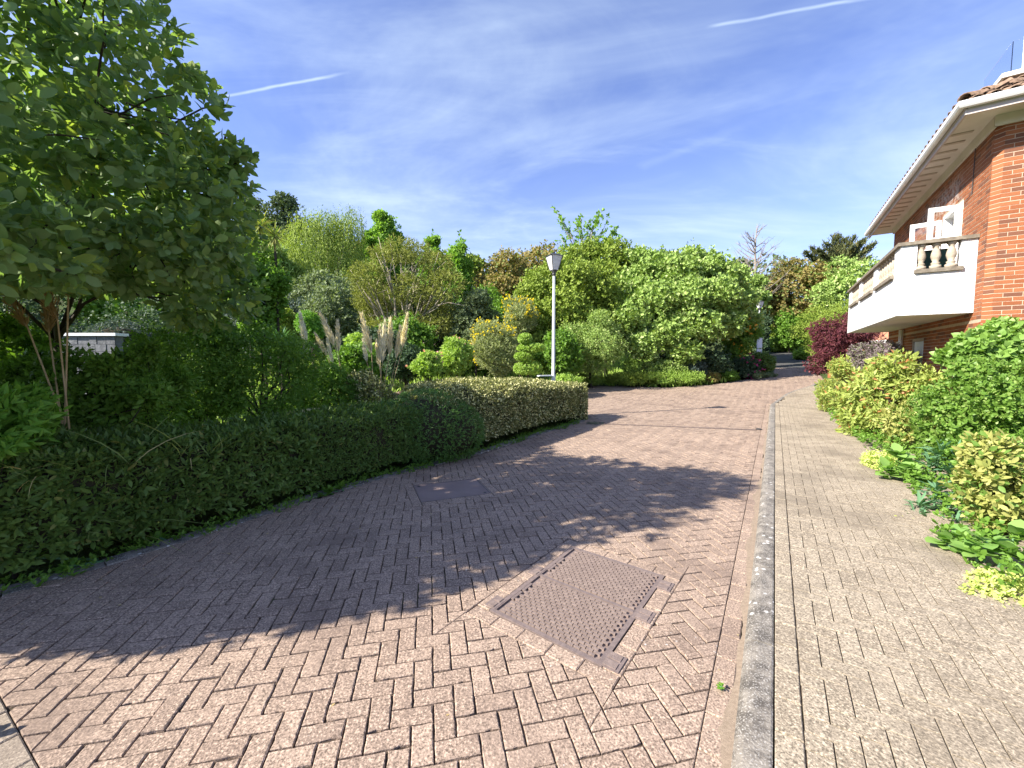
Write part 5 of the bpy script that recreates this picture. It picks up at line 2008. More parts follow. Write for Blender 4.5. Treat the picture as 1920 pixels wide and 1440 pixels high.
crown_tree('grey_plant', 'silvery grey-green low shrub in the bed beyond the road', 'shrub', (1255, 1325, 672, 718), 20.2, 'lf_bluegreen', 162, G3, 6, .5, 1300, 4, .12, .3)
crown_tree('heath', 'rusty brown low plant at the corner of the bed', 'plant', (1318, 1350, 695, 720), 19.9, 'lf_bronze', 163, G3, 5, .5, 700, 4, .10, .3)
crown_tree('green_plant', 'fresh green low plant beside the rusty brown one', 'plant', (1345, 1385, 690, 718), 20.3, 'lf_shrub', 164, G3, 5, .5, 800, 4, .11, .3)
crown_tree('grey_plant', 'dull grey creeping shrub along the shaded edge of the bed', 'shrub', (1370, 1445, 692, 714), 21.6, 'lf_greygreen', 165, G3, 6, .5, 900, 4, .11, .3)


def juniper(label, ext, Y, seed, m='lf_limelow'):
    return crown_tree('juniper', label, 'shrub', ext, Y, m, seed, 'spreading junipers at the edge of the bed', 8, .5, 1800, 4, .13, .4, tm=FARN, flat=.45, up=.2, spread=(10, 60), depth=1.0)


juniper('low spreading yellow-green juniper at the kerbless corner of the bed', (1200, 1330, 690, 724), 19.3, 170)
juniper('flat-topped green juniper in the middle of the bed front', (1130, 1250, 694, 724), 19.4, 171, 'lf_yellowgreen')
juniper('low bushy plant edging the bed close to the hedge end', (1045, 1140, 700, 726), 19.8, 172, 'lf_limelow')
juniper('feathery juniper tier above the bed edge', (1195, 1290, 672, 704), 19.9, 173, 'lf_pale')
crown_tree('low_hedge', 'bright green low foliage seen over the hedge by the lamp post', 'shrub', (1020, 1100, 696, 735), 15.5, 'lf_limelow', 174, None, 6, .5, 1200, 4, .1, .2)


# sparse young tree against the sky behind the lamp
def sparse_tree():
    rng = np.random.default_rng(180)
    Y = 26
    b = at(1105, 690, Y)
    base = np.array([b.x, b.y, float(terr(b.x, b.y))])
    t = thing('sparse_tree', 'thin-crowned tree with separate leafy shoots reaching into the sky near the lantern', 'tree', tuple(base), 0, G1)
    mb = MB()
    fork = np.array(at(1095, 500, Y)) - base
    mb.tube([(0, 0, -.1), tuple(fork * .5), tuple(fork)], [.14, .11, .08], 6)
    PP, UU = [], []
    tips = [(1040, 392), (1052, 405), (1066, 425), (1078, 415), (1088, 405), (1103, 412), (1112, 425), (1124, 398), (1130, 392), (1140, 410), (1152, 430), (1160, 425), (1168, 440), (1050, 445), (1072, 455), (1120, 450), (1145, 455)]
    for px, py in tips:
        e = np.array(at(px, py, Y + rng.uniform(-.8, .8))) - base
        mid = fork + (e - fork) * .5 + rng.normal(0, .15, 3)
        mb.tube([tuple(fork), tuple(mid), tuple(e)], [.05, .03, .008], 5)
        for s in np.linspace(.25, 1.0, 13):
            q = mid + (e - mid) * s + rng.normal(0, .11 + .10 * (1 - s), 3)
            PP.append(q)
            UU.append(unit(e - mid + rng.normal(0, .5, 3)))
    mb.put('trunk', M['grey_bark'], t, smooth=True)
    foliage(t, base, sprigs(np.array(PP), np.array(UU), 6, .24, rng, (30, 80), 1.0, .4), FAR, M['lf_poplar'], name='crown')


sparse_tree()


def bare_tree():
    rng = np.random.default_rng(190)
    Y = 38
    b = at(1412, 600, Y)
    base = np.array([b.x, b.y, float(terr(b.x, b.y))])
    t = thing('bare_tree', 'leafless dead conifer with upswept branches against the sky', 'tree', tuple(base), 0, G1)
    top = np.array(at(1413, 425, Y)) - base
    mb = MB()
    ax = [np.array([math.sin(i * 1.3) * .06, 0, top[2] * i / 10]) for i in range(11)]
    mb.tube([tuple(p) for p in ax], list(np.linspace(.24, .03, 11)), 7)
    mb.put('trunk', M['grey_bark'], t, smooth=True)
    for i in range(46):
        s = rng.uniform(.35, .98)
        p = np.array([math.sin(s * 13) * .06, 0, top[2] * s])
        a = rng.uniform(0, 6.28)
        ln = (1 - s) * 3.6 + .8
        d = np.array([math.cos(a), math.sin(a) * .7, .35])
        e = p + d * ln * rng.uniform(.7, 1.05)
        e[2] += ln * .35
        m1 = (p + e) / 2 - np.array([0, 0, ln * .06])
        br = MB()
        br.tube([tuple(p), tuple(m1), tuple(e)], [.055, .038, .012], 4)
        for j in range(7):
            u = rng.uniform(.3, 1)
            q = m1 + (e - m1) * u if u > .5 else p + (m1 - p) * u * 2
            g = q + (d + rng.normal(0, .6, 3) + np.array([0, 0, .5])) * ln * .22
            br.tube([tuple(q), tuple(g)], [.018, .007], 3)
        br.put('branch', M['grey_bark'], t)
    lob = [((0, 0, top[2] * .18), (1.0, 1.0, 1.6)), ((.2, 0, top[2] * .38), (.55, .55, 1.3)), ((-.3, 0, top[2] * .08), (1.4, 1.2, 1.0))]
    P, U = lobe_points(lob, 1100, rng, (.7, 1.05), 0, .6)
    foliage(t, base, sprigs(P, U, 4, .32, rng), FAR, M['lf_olive'], name='ivy')


bare_tree()


def cypress():
    rng = np.random.default_rng(195)
    Y = 46
    b = at(1570, 640, Y)
    base = np.array([b.x, b.y, float(terr(b.x, b.y))])
    t = thing('cypress_tree', 'dark spreading cypress with upswept spiky foliage tips on the skyline', 'tree', tuple(base), 0, G1)
    PP, UU = [], []
    mb = MB()
    hub = np.array(at(1572, 505, Y)) - base
    mb.tube([(0, 0, -.2), tuple(hub * .5), tuple(hub)], [.4, .33, .2], 8)
    tips = [(1508, 472), (1520, 463), (1535, 468), (1548, 455), (1562, 442), (1572, 440), (1585, 446), (1600, 444), (1612, 452), (1622, 448), (1630, 462), (1638, 456), (1615, 475), (1630, 482), (1545, 482), (1525, 485), (1575, 462), (1590, 470), (1560, 480), (1600, 492), (1580, 498), (1545, 498)]
    for px, py in tips:
        e = np.array(at(px, py, Y + rng.uniform(-2.2, 2.2))) - base
        mid = hub + (e - hub) * .5 + np.array([0, 0, -.25])
        mb.tube([tuple(hub), tuple(mid), tuple(e)], [.12, .08, .02], 5)
        for s in np.linspace(.2, 1.0, 26):
            q = hub * (1 - s) ** 2 + mid * 2 * s * (1 - s) + e * s * s
            for _ in range(6):
                PP.append(q + rng.normal(0, .40, 3) * np.array([1, 1, .45]) * (1.15 - s * .8))
                UU.append(unit((e - hub) * .6 + np.array([0, 0, .9]) + rng.normal(0, .5, 3)))
    mb.put('trunk', M['bark'], t, smooth=True)
    foliage(t, base, sprigs(np.array(PP), np.array(UU), 4, .50, rng, (5, 45), .8, .3), FARN, M['lf_cypress'], name='crown')


cypress()
crown_tree('oak_tree', 'bronze-leaved spreading oak beyond the distant lamp post', 'tree', (1425, 1572, 482, 640), 39, 'lf_bronze', 200, G1, 16, .36, 5600, 4, .33, .55)
crown_tree('bamboo', 'yellow-green tall bamboo-like clump beside the purple maple', 'shrub', (1505, 1612, 550, 690), 27, 'lf_yellowgreen', 201, G1, 10, .45, 3600, 4, .22, .4, tm=FARN, droop=.3)
crown_tree('light_tree', 'light green open tree rising behind the balcony', 'tree', (1545, 1690, 480, 640), 33, 'lf_pale', 202, G1, 12, .4, 3800, 4, .27, .6)
crown_tree('round_shrub', 'dark rounded shrub at the head of the lane', 'shrub', (1450, 1512, 580, 660), 38, 'lf_shrub', 203, G1, 7, .5, 1800, 4, .28, .3)
crown_tree('lane_shrub', 'bright low shrub at the bend of the lane', 'shrub', (1425, 1500, 625, 672), 40, 'lf_limelow', 204, G1, 8, .5, 1500, 4, .3, .3)
crown_tree('lane_shrub', 'pale ground-hugging shrub beside the asphalt lane', 'shrub', (1430, 1530, 642, 668), 42, 'lf_pale', 205, G1, 8, .5, 1500, 4, .3, .3, depth=2.5)
crown_tree('lane_shrub', 'yellow-green shrub between the lane and the purple maple', 'shrub', (1495, 1545, 640, 690), 31, 'lf_limelow', 206, G1, 7, .5, 1500, 4, .24, .3)
crown_tree('lane_tree', 'yellowish tree filling the gap under the bronze oak', 'tree', (1430, 1530, 560, 660), 44, 'lf_yellowgreen', 207, G1, 9, .45, 2200, 4, .35, .3)
for i, (x0, x1, y0, y1, Y, m, lab) in enumerate((
        (-420, 160, 330, 700, 30, 'lf_dark', 'dark tall tree far behind the overhanging tree at the end of the garden'),
        (150, 470, 430, 700, 34, 'lf_shrub', 'green tree behind the lower branches of the overhanging tree'),
        (640, 900, 470, 640, 62, 'lf_oakhill', 'distant hillside tree behind the olive feathery tree'),
        (540, 740, 448, 600, 48, 'lf_oakhill', 'dull tree showing through the thin crown of the weeping tree'),
        (1000, 1240, 480, 660, 62, 'lf_oakhill', 'distant tree mass behind the central shrubbery'),
        (1220, 1480, 500, 660, 64, 'lf_oakhill', 'distant dull tree behind the bare dead tree'),
        (1590, 1800, 500, 660, 58, 'lf_oakhill', 'distant tree hidden mostly by the balcony'))):
    crown_tree('far_tree', lab, 'tree', (x0, x1, y0, y1), Y, m, 220 + i, G1, 12, .42, 3600, 4, .0125 * Y, .2, depth=5)

crown_tree('dark_shrub', 'dark shrub hiding the foot of the feathery olive tree', 'shrub', (715, 805, 645, 722), 14.2, 'lf_dark', 240, G2, 8, .45, 1500, 4, .13, .2)


def woodland():
    """the wooded slope that closes the view"""
    rng = np.random.default_rng(250)
    lob = []
    for i in range(70):
        px = rng.uniform(-300, 1750)
        Y = rng.uniform(72, 100)
        hill = 470 if px < 700 else 500
        top = hill + rng.normal(0, 14) - (45 if 420 < px < 640 else 0)
        r = rng.uniform(3.6, 6.0)
        c = at(px, top, Y)
        lob.append(((c.x, c.y, c.z - r), (r, r, r)))
        lob.append(((c.x + rng.normal(0, 3), c.y - 3, c.z - r * 2.1), (r * 1.2, r * 1.2, r * 1.4)))
    P, U = lobe_points(lob, 16000, rng, (.85, 1.05), None, .7, .2, .5, .12)
    P = P[U[:, 1] < .35]
    U = U[U[:, 1] < .35]
    L = sprigs(P, U, 4, .85, rng)
    tag(put('woodland', blades('woodland', L, FAR, M['lf_oakhill'])), 'distant wooded slope closing the view behind the garden', 'woodland', kind='stuff')


woodland()

for i, (x0, x1, y0, y1, Y, m, lab) in enumerate((
        (470, 600, 430, 620, 40, 'lf_yellowgreen', 'sunlit yellow-green tree on the slope between the hilltop tree and the weeping tree'),
        (640, 780, 470, 620, 40, 'lf_pale', 'pale sunlit tree between the weeping tree and the feathery olive tree'),
        (830, 930, 490, 640, 38, 'lf_yellowgreen', 'yellow-green tree between the narrow green tree and the bronze dome'),
        (980, 1080, 500, 640, 27, 'lf_yellowgreen', 'yellow-green shrub rising right behind the lamp post'),
        (860, 960, 600, 700, 22, 'lf_shrub', 'green shrub behind the yellow broom'),
        (1000, 1100, 620, 712, 17.5, 'lf_shrub', 'deep green shrub at the foot of the lamp post beyond the hedge'),
        (470, 560, 560, 680, 20, 'lf_yellowgreen', 'sunny shrub in front of the blue-black evergreen'))):
    crown_tree('slope_tree', lab, 'tree' if Y > 24 else 'shrub', (x0, x1, y0, y1), Y, m, 260 + i, G1, 9, .42, 3000, 4, .0095 * Y, .45)

for i, (x0, x1, y0, y1, Y, m, lab) in enumerate((
        (560, 700, 560, 690, 28, 'lf_shrub', 'green shrub mass low between the dark evergreen and the feathery olive tree'),
        (860, 1000, 540, 690, 27, 'lf_shrub', 'mid-green tree in the dip between the bronze dome and the lamp post'),
        (1225, 1345, 455, 600, 29, 'lf_yellowgreen', 'yellow-green treetop peeping over the pale drooping tree'),
        (1340, 1430, 500, 640, 29, 'lf_pale', 'pale tree beside the trunk of the bare dead tree'),
        (470, 560, 470, 600, 30, 'lf_pale', 'pale leafy tree between the cabbage palms and the weeping tree'),
        (700, 830, 580, 720, 18, 'lf_shrub', 'deep green shrub under the stems of the feathery olive tree'))):
    crown_tree('slope_tree', lab, 'tree' if Y > 24 else 'shrub', (x0, x1, y0, y1), Y, m, 280 + i, G1, 12, .36, 3000, 4, .0095 * Y, .5, rough=.3)

# ------------------------------------------------------------------ understorey behind the dark hedge
G4 = 'shrubs behind the dark hedge'
crown_tree('small_leaved_shrub', 'dense small-leaved green shrub behind the hedge, sunlight glinting through it', 'shrub', (385, 590, 590, 815), 5.9, 'lf_shrub', 300, G4, 14, .36, 4600, 5, .055, .6, gf=4.0, tm=SMALL, depth=.9, tr=.02)
crown_tree('small_leaved_shrub', 'taller small-leaved shrub under the drooping branches of the overhanging tree', 'shrub', (285, 450, 585, 820), 5.2, 'lf_shrub', 301, G4, 13, .38, 3800, 5, .06, .6, gf=4.0, tm=SMALL, depth=.8, tr=.02)
crown_tree('pointed_leaf_shrub', 'shrub with longer pointed leaves beside the brown reeds', 'shrub', (215, 330, 640, 850), 4.1, 'lf_shrub', 302, G4, 9, .42, 1100, 6, .085, .6, gf=4.0, tm=LANCE, depth=.5, tr=.015, single=120)
crown_tree('pointed_leaf_shrub', 'fresh green pointed-leaf shrub at the very edge behind the hedge', 'shrub', (-70, 85, 720, 900), 2.75, 'lf_bright', 303, G4, 9, .42, 620, 6, .10, .5, gf=4.0, tm=LANCE, depth=.4, tr=.012, single=120)
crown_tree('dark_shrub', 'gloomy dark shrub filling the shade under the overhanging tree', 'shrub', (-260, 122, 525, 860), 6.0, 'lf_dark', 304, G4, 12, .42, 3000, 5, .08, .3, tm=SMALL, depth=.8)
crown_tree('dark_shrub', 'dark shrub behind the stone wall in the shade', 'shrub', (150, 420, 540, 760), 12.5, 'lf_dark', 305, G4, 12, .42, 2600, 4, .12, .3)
crown_tree('low_shrub', 'low leafy shrub between the small-leaved shrub and the pampas grass', 'shrub', (545, 680, 680, 800), 7.6, 'lf_shrub', 306, G4, 11, .4, 2600, 5, .07, .5, tm=SMALL, depth=.8, tr=.02)
crown_tree('low_shrub', 'sunny pale-leaved shrub under the pampas plumes', 'shrub', (640, 745, 690, 790), 7.9, 'lf_varieg', 307, G4, 8, .45, 1700, 4, .07, .4, tm=SMALL, depth=.6, tr=.02)
crown_tree('side_tree', 'neighbouring leafy tree beside the overhanging one, shading the near paving', 'tree', (-1150, -200, 120, 640), 2.4, 'lf_whitebeam', 308, None, 16, .42, 5200, 5, .13, 0, tm=OVAL, depth=1.3)


crown_tree('dark_shrub', 'dark leafy shrub in front of the trunk of the overhanging tree', 'shrub', (-40, 300, 626, 870), 3.7, 'lf_shrub', 311, G4, 14, .38, 2600, 5, .075, .4, gf=4.0, tm=SMALL, depth=.35, tr=.012)
crown_tree('understorey_shrub', 'leafy shrub filling the shade below the lowest branches of the overhanging tree', 'shrub', (-190, 115, 560, 800), 4.4, 'lf_shrub', 313, G4, 16, .36, 3400, 5, .08, .4, gf=4.0, tm=SMALL, depth=.4, tr=.012)
crown_tree('side_shrub', 'tall shrub beside the near end of the dark hedge, shading the paving edge', 'shrub', (-1480, -560, 330, 1000), 1.8, 'lf_shrub', 312, None, 10, .45, 4200, 5, .10, 0, tm=OVAL, depth=.62)


def mound():
    b = at(225, 650, 9.8)
    rng = np.random.default_rng(310)
    base = np.array([b.x, b.y, float(terr(b.x, b.y))])
    t = thing('yew_mound', 'smooth dark green clipped mound behind the stone wall', 'shrub', tuple(base))
    lob = [((0, 0, 1.1), (1.0, .9, 1.35)), ((-.5, .2, .9), (.9, .8, 1.1))]
    P, U = lobe_points(lob, 6000, rng, (.96, 1.01), .02, .9)
    foliage(t, base, sprigs(P, U, 4, .06, rng, (20, 70), .8, .3), FAR, M['lf_bluegreen'])
    MB().lathe([(.75, 0), (.92, .8), (.85, 1.6), (.5, 2.1), (.1, 2.28)], 12).put('twig_light_block', M['twig_light_block'], t, smooth=True)
    w = at(172, 640, 8.6)
    zt = at(172, 625, 8.6).z
    base = (w.x, w.y, float(terr(w.x, w.y)))
    t = thing('garden_wall', 'short grey stone garden wall with pale flat coping in the shade', 'wall', base)
    h = zt - base[2]
    rows = int(h / .16)
    rg = random.Random(3)
    MB().box((-.60, -.08, 0), (.60, .08, h - .065)).put('core', M['wall_stone'], t)
    for r_ in range(rows):
        x = -.6
        while x < .58:
            ln = min(rg.uniform(.16, .30), .6 - x)
            MB().box((x + .004, -.10 - rg.uniform(0, .012), h - .075 - (r_ + 1) * .155), (x + ln - .004, -.081, h - .082 - r_ * .155)).put('stone', M['wall_stone'], t)
            x += ln
    MB().box((-.66, -.15, h - .06), (.66, .15, h)).put('coping', M['sign_white'], t)


mound()


def plume(parent, tip, foot, wid, m, seed, n=330, name='plume', hair=.5):
    rng = np.random.default_rng(seed)
    tip, foot = np.array(tip), np.array(foot)
    ax = tip - foot
    Lg = np.linalg.norm(ax)
    u = ax / Lg
    s = rng.uniform(0, 1, n) ** .85
    a = unit(np.cross(rng.normal(0, 1, (n, 3)), u))
    r = wid * np.sin(np.clip(s, .02, 1) ** .7 * 3.0) * .5
    P = foot + u * (s * Lg)[:, None] + a * (r * rng.uniform(.1, .55, n))[:, None]
    D = unit(u + a * hair * rng.uniform(.1, .9, n)[:, None] + np.array([0, 0, -.05]))
    L = (P, D, unit(np.cross(D, rng.normal(0, 1, (n, 3)))), Lg * rng.uniform(.16, .30, n) * (1.05 - .45 * s))
    return put(name, blades(name, L, NEEDLE, M[m]), parent)


def reed_clump(name, label, base_px, Y, marks, wid, stem_r, seed, stem_m='cane', n=330, blades_n=120, hair=.5, bl=.9):
    rng = np.random.default_rng(seed)
    b = at(*base_px, Y)
    base = np.array([b.x, b.y, max(float(terr(b.x, b.y)), b.z - .15)])
    base[2] = float(terr(b.x, b.y))
    t = thing(name, label, 'grass clump', tuple(base))
    for i, (tx, ty, fx, fy, m, w, dy) in enumerate(marks):
        tip = np.array(at(tx, ty, Y + dy)) - base
        ft = np.array(at(fx, fy, Y + dy * .7)) - base
        plume(t, tip, ft, wid * w, m, seed + i, n, hair=hair)
        ground = np.array([rng.normal(0, .1), rng.normal(0, .1), 0])
        d = ft - ground
        MB().tube([tuple(ground), tuple(ground + d * .5 + np.array([0, 0, .06])), tuple(ft), tuple(ft + (tip - ft) * .8)], [stem_r, stem_r * .9, stem_r * .7, stem_r * .3], 5).put('stem', M[stem_m], t, smooth=True)
    a = rng.uniform(0, 6.28, blades_n)
    u = unit(np.stack([np.cos(a), np.sin(a), rng.uniform(.4, 2.2, blades_n)], -1))
    L = (rng.normal(0, .08, (blades_n, 3)) * np.array([1, 1, 0]), u, np.tile(np.array([0, 0, 1.0]), (blades_n, 1)) + rng.normal(0, .2, (blades_n, 3)), bl * rng.uniform(.6, 1.2, blades_n))
    foliage(t, base, L, GRASS, M['grass_blade'], name='grass_blades')


GRASS = tmpl(.022, ((.25, 1.0), (.5, .9), (.75, .6)), .3, .55)
cb, wb = 'plume_cream', 'plume_white'
reed_clump('pampas_grass', 'clump of pampas grass with upright cream plumes behind the hedge mound', (716, 770), 8.0,
           [(678, 592, 697, 664, cb, 1.35, .1), (681, 638, 688, 680, wb, .8, -.2), (721, 607, 717, 680, wb, 1.0, 0), (712, 615, 713, 682, cb, .8, .2), (732, 600, 730, 668, cb, .95, .1), (763, 593, 754, 655, cb, 1.1, -.1), (750, 615, 743, 674, cb, .95, .15), (706, 640, 712, 690, cb, .7, .3)], .125, .008, 400, blades_n=260, bl=1.1)
reed_clump('pampas_grass', 'leaning clump of pampas plumes nearer the small-leaved shrub', (655, 775), 8.0,
           [(564, 592, 577, 668, wb, .75, .1), (601, 588, 628, 650, cb, 1.3, 0), (633, 604, 635, 662, cb, .85, .2), (592, 627, 614, 668, cb, 1.0, -.1), (614, 638, 624, 682, wb, .75, -.2)], .125, .008, 430, blades_n=160, bl=1.0)
reed_clump('giant_reed', 'tall brown reeds with feathery heads standing in front of the dark shade', (140, 800), 3.3,
           [(118, 505, 128, 560, 'plume_brown', .9, 0), (72, 520, 108, 600, 'plume_brown', 1.1, -.05), (8, 545, 52, 615, 'plume_brown', 1.0, .05), (88, 545, 92, 625, 'plume_brown', .9, .25)], .11, .0085, 450, n=240, blades_n=150, hair=.8, bl=.9)


def grass_tuft(label, c, n, ln, seed, name='grass_tuft', spreadz=(.25, 1.6), m='grass_blade', rad=.12):
    rng = np.random.default_rng(seed)
    base = np.array(c, float)
    t = thing(name, label, 'grass', tuple(base))
    a = rng.uniform(0, 6.28, n)
    u = unit(np.stack([np.cos(a), np.sin(a), rng.uniform(*spreadz, n)], -1))
    L = (rng.normal(0, rad, (n, 3)) * np.array([1, 1, 0]), u, np.tile(np.array([0, 0, 1.0]), (n, 1)) + rng.normal(0, .25, (n, 3)), ln * rng.uniform(.5, 1.2, n))
    foliage(t, base, L, GRASS, M[m], name='grass_blades')


grass_tuft('long arching grass spilling over the near end of the dark hedge', (-3.35, 2.85, .75), 50, .45, 460, spreadz=(-.1, 1.5), rad=.2)
grass_tuft('thin dry grass growing out of the hedge top near the reeds', (-2.75, 3.45, .75), 32, .4, 461, spreadz=(.1, 2.0), rad=.2)

# fallen plume lying on the hedge
p = at(582, 786, 5.4)
t = thing('fallen_plume', 'pale fallen plume lying on top of the dark hedge', 'plume', (p.x, p.y, .83))
plume(t, (.13, .03, .03), (-.16, -.02, 0), .06, 'plume_cream', 470, 260)

# ------------------------------------------------------------------ planting beside the footway
G5 = 'plants beside the footway'
crown_tree('purple_maple', 'dark purple-leaved maple at the far end of the footway', 'shrub', (1518, 1625, 578, 716), 14.5, 'lf_purple', 500, G5, 12, .4, 3600, 5, .10, .5, tm=SMALL, tr=.03, single=40)
crown_tree('purple_maple', 'tall purple-leaved shrub behind the maple against the balcony end', 'shrub', (1575, 1640, 560, 680), 16.5, 'lf_purple', 501, G5, 8, .45, 1500, 4, .12, .4, tm=SMALL)
crown_tree('grey_purple_shrub', 'grey-purple twiggy shrub under the balcony', 'shrub', (1598, 1715, 640, 712), 9.6, 'lf_greypurple', 502, G5, 10, .42, 2200, 5, .07, .5, tm=SMALL, tr=.02)
crown_tree('yellow_green_shrub', 'yellow-green shrub between the purple maple and the grey-purple shrub', 'shrub', (1555, 1640, 655, 720), 11.5, 'lf_photinia', 503, G5, 8, .45, 1300, 5, .08, .4, tm=SMALL, tr=.02)
crown_tree('photinia_bush', 'yellow-green bush with long drooping leaves and a few red tips by the footway', 'shrub', (1562, 1760, 668, 866), 7.6, 'lf_photinia', 504, G5, 16, .36, 2000, 6, .13, .6, gf=3.0, tm=LANCE, depth=.8, tr=.02, single=260, droop=.3)
crown_tree('tufted_shrub', 'low reddish green tufted shrub at the curve of the footway', 'shrub', (1533, 1590, 702, 784), 11.0, 'lf_photinia', 505, G5, 8, .45, 1300, 5, .08, .3, tm=FARN, up=.6, spread=(5, 45), tr=.02)
crown_tree('euonymus_bush', 'dense bright glossy green rounded bush beside the footway', 'shrub', (1695, 1965, 670, 900), 5.1, 'lf_euonymus', 506, G5, 12, .42, 5600, 5, .062, .05, gf=5.0, tm=OVAL, depth=.8, tr=.02, single=300, rough=.06)
crown_tree('climber', 'broad-leaved light green climber heaped against the brick house', 'climber', (1760, 1985, 592, 740), 6.1, 'lf_ivy', 507, G5, 10, .42, 1700, 5, .11, .1, tm=HEART, depth=.5, tr=.02, single=220, rough=.08)
crown_tree('golden_bush', 'golden yellow variegated bush overhanging the footway', 'shrub', (1790, 1975, 822, 1015), 3.35, 'lf_gold', 508, G5, 10, .42, 1000, 6, .088, .5, gf=7.0, tm=tmpl(.46), depth=.38, tr=.012, single=280)
crown_tree('golden_plant', 'small golden-leaved plant at the foot of the photinia bush', 'plant', (1655, 1715, 740, 860), 6.6, 'lf_gold', 509, G5, 6, .45, 330, 5, .075, .6, tm=OVAL, tr=.008, depth=.3, single=40)
crown_tree('golden_plant', 'pale yellow creeping plant on the paving beside the broad-leaved plant', 'plant', (1618, 1690, 840, 895), 5.4, 'lf_creeping', 510, G5, 6, .5, 420, 5, .05, .3, tm=SMALL, tr=.006, depth=.25, single=40)
crown_tree('creeping_plant', 'lime yellow creeping plant spilling onto the footway below the golden bush', 'plant', (1790, 1975, 1062, 1185), 2.5, 'lf_creeping', 511, G5, 9, .45, 900, 5, .036, .2, tm=BROAD, tr=.006, depth=.22, flat=.55, single=200)
crown_tree('bed_filler', 'green undergrowth behind the golden bush', 'shrub', (1760, 2050, 790, 960), 4.3, 'lf_shrub', 512, G5, 8, .45, 1300, 5, .07, .2, tm=OVAL, depth=.5, tr=.02)
crown_tree('bed_filler', 'shaded undergrowth between the photinia and the house wall', 'shrub', (1680, 1790, 690, 850), 8.0, 'lf_dark', 513, G5, 8, .45, 1500, 4, .09, .2, tm=SMALL, depth=.6)


def rosette_plant(name, label, c, heads, m, seed, n, ln, tm, single=True, stem_h=.1, group=G5):
    rng = np.random.default_rng(seed)
    base = np.array([c[0], c[1], float(terr(c[0], c[1]))])
    t = thing(name, label, 'plant', tuple(base), 0, group)
    LL = []
    for (x, y, z) in heads:
        h = np.array([x, y, z]) - base
        u = unit(rng.normal(0, 1, (n, 3)) + np.array([-.2, -.35, .65]))
        u[:, 2] = np.abs(u[:, 2]) * .7 + .05
        LL.append((np.tile(h, (n, 1)) + u * ln * .08 - np.array([0, 0, 1]) * (rng.random((n, 1)) * stem_h), unit(u), np.tile(np.array([0, 0, 1.0]), (n, 1)) + rng.normal(0, .15, (n, 3)), ln * rng.uniform(.65, 1.1, n)))
        MB().tube([tuple(np.array([h[0] * .6, h[1] * .6, 0])), tuple(h)], [.01, .007], 5).put('stem', M['lf_euphorbia'], t)
    foliage(t, base, cat(*LL), tm, M[m], 300 if single else 0, None)
    return t


EUPH = tmpl(.17, ((.3, .9), (.7, 1.0)), .2, .15)
rosette_plant('euphorbia', 'blue-green euphorbia with whorls of narrow leaves leaning over the footway', (4.25, 3.95), [tuple(at(px, py, Y)) for px, py, Y in ((1725, 940, 3.95), (1755, 915, 4.0), (1740, 975, 3.75), (1775, 960, 3.8), (1715, 965, 3.85), (1790, 985, 3.6))], 'lf_euphorbia', 520, 44, .17, EUPH)
rosette_plant('euphorbia', 'smaller blue-green euphorbia in front of the glossy green bush', (5.1, 4.9), [tuple(at(px, py, Y)) for px, py, Y in ((1765, 845, 4.7), (1795, 855, 4.6), (1745, 865, 4.75), (1785, 880, 4.5))], 'lf_euphorbia', 521, 40, .20, EUPH)
rosette_plant('broad_leaved_plant', 'light green plant with broad pointed leaves hanging over the paving', (4.95, 5.0), [tuple(at(px, py, Y)) for px, py, Y in ((1685, 850, 4.95), (1700, 875, 4.8), (1665, 880, 4.9), (1715, 890, 4.7))], 'lf_broadleaf', 522, 14, .17, BROAD, stem_h=.08)
rosette_plant('broad_leaved_plant', 'large-leaved green plant below the golden bush', (3.45, 2.85), [tuple(at(px, py, Y)) for px, py, Y in ((1850, 1015, 2.85), (1890, 1030, 2.75), (1830, 1035, 2.85), (1905, 1000, 2.9), (1770, 1010, 3.1), (1800, 1000, 3.1))], 'lf_broadleaf', 523, 14, .14, BROAD, stem_h=.06)
rosette_plant('weed', 'small bright green weed rooted in the footway paving', (3.30, 3.43), [tuple(at(px, py, Y)) for px, py, Y in ((1700, 1016, 3.35), (1722, 1010, 3.38), (1690, 1020, 3.33))], 'lf_euonymus', 524, 16, .075, OVAL, stem_h=.02)
rosette_plant('weed', 'little yellow-flowered shoot lying on the footway edge', (3.75, 3.80), [tuple(at(px, py, Y)) for px, py, Y in ((1680, 972, 3.72), (1695, 975, 3.70), (1712, 978, 3.68))], 'lf_creeping', 525, 14, .05, OVAL, stem_h=.02)
rosette_plant('weed', 'tiny weed growing in the channel at the foot of the kerb', (.98, 1.78), [(.98, 1.78, .02)], 'lf_bright', 526, 8, .028, OVAL, stem_h=.01)
rosette_plant('weed', 'small leafy plant at the very corner beyond the light edging', tuple(EDG[0] - en * .16 + ed * .12), [(EDG[0][0] + .06, EDG[0][1] - .25, .10), (EDG[0][0] + .0, EDG[0][1] - .22, .08)], 'lf_gold', 527, 14, .08, OVAL, stem_h=.05)
rosette_plant('seedling', 'leafy seedling sprouting at the foot of the hedge beside the paving', (-1.95, 4.62), [tuple(at(px, py, Y)) for px, py, Y in ((622, 920, 4.5), (640, 912, 4.55), (605, 928, 4.4))], 'lf_shrub', 528, 16, .09, OVAL, stem_h=.03)
rosette_plant('seedling', 'pale yellow-green seedling low down at the near end of the hedge', (-2.75, 3.25), [tuple(at(px, py, Y)) for px, py, Y in ((270, 1022, 3.25), (130, 1062, 2.82), (60, 1045, 2.8), (300, 1008, 3.3))], 'lf_bright', 529, 14, .085, OVAL, stem_h=.03)

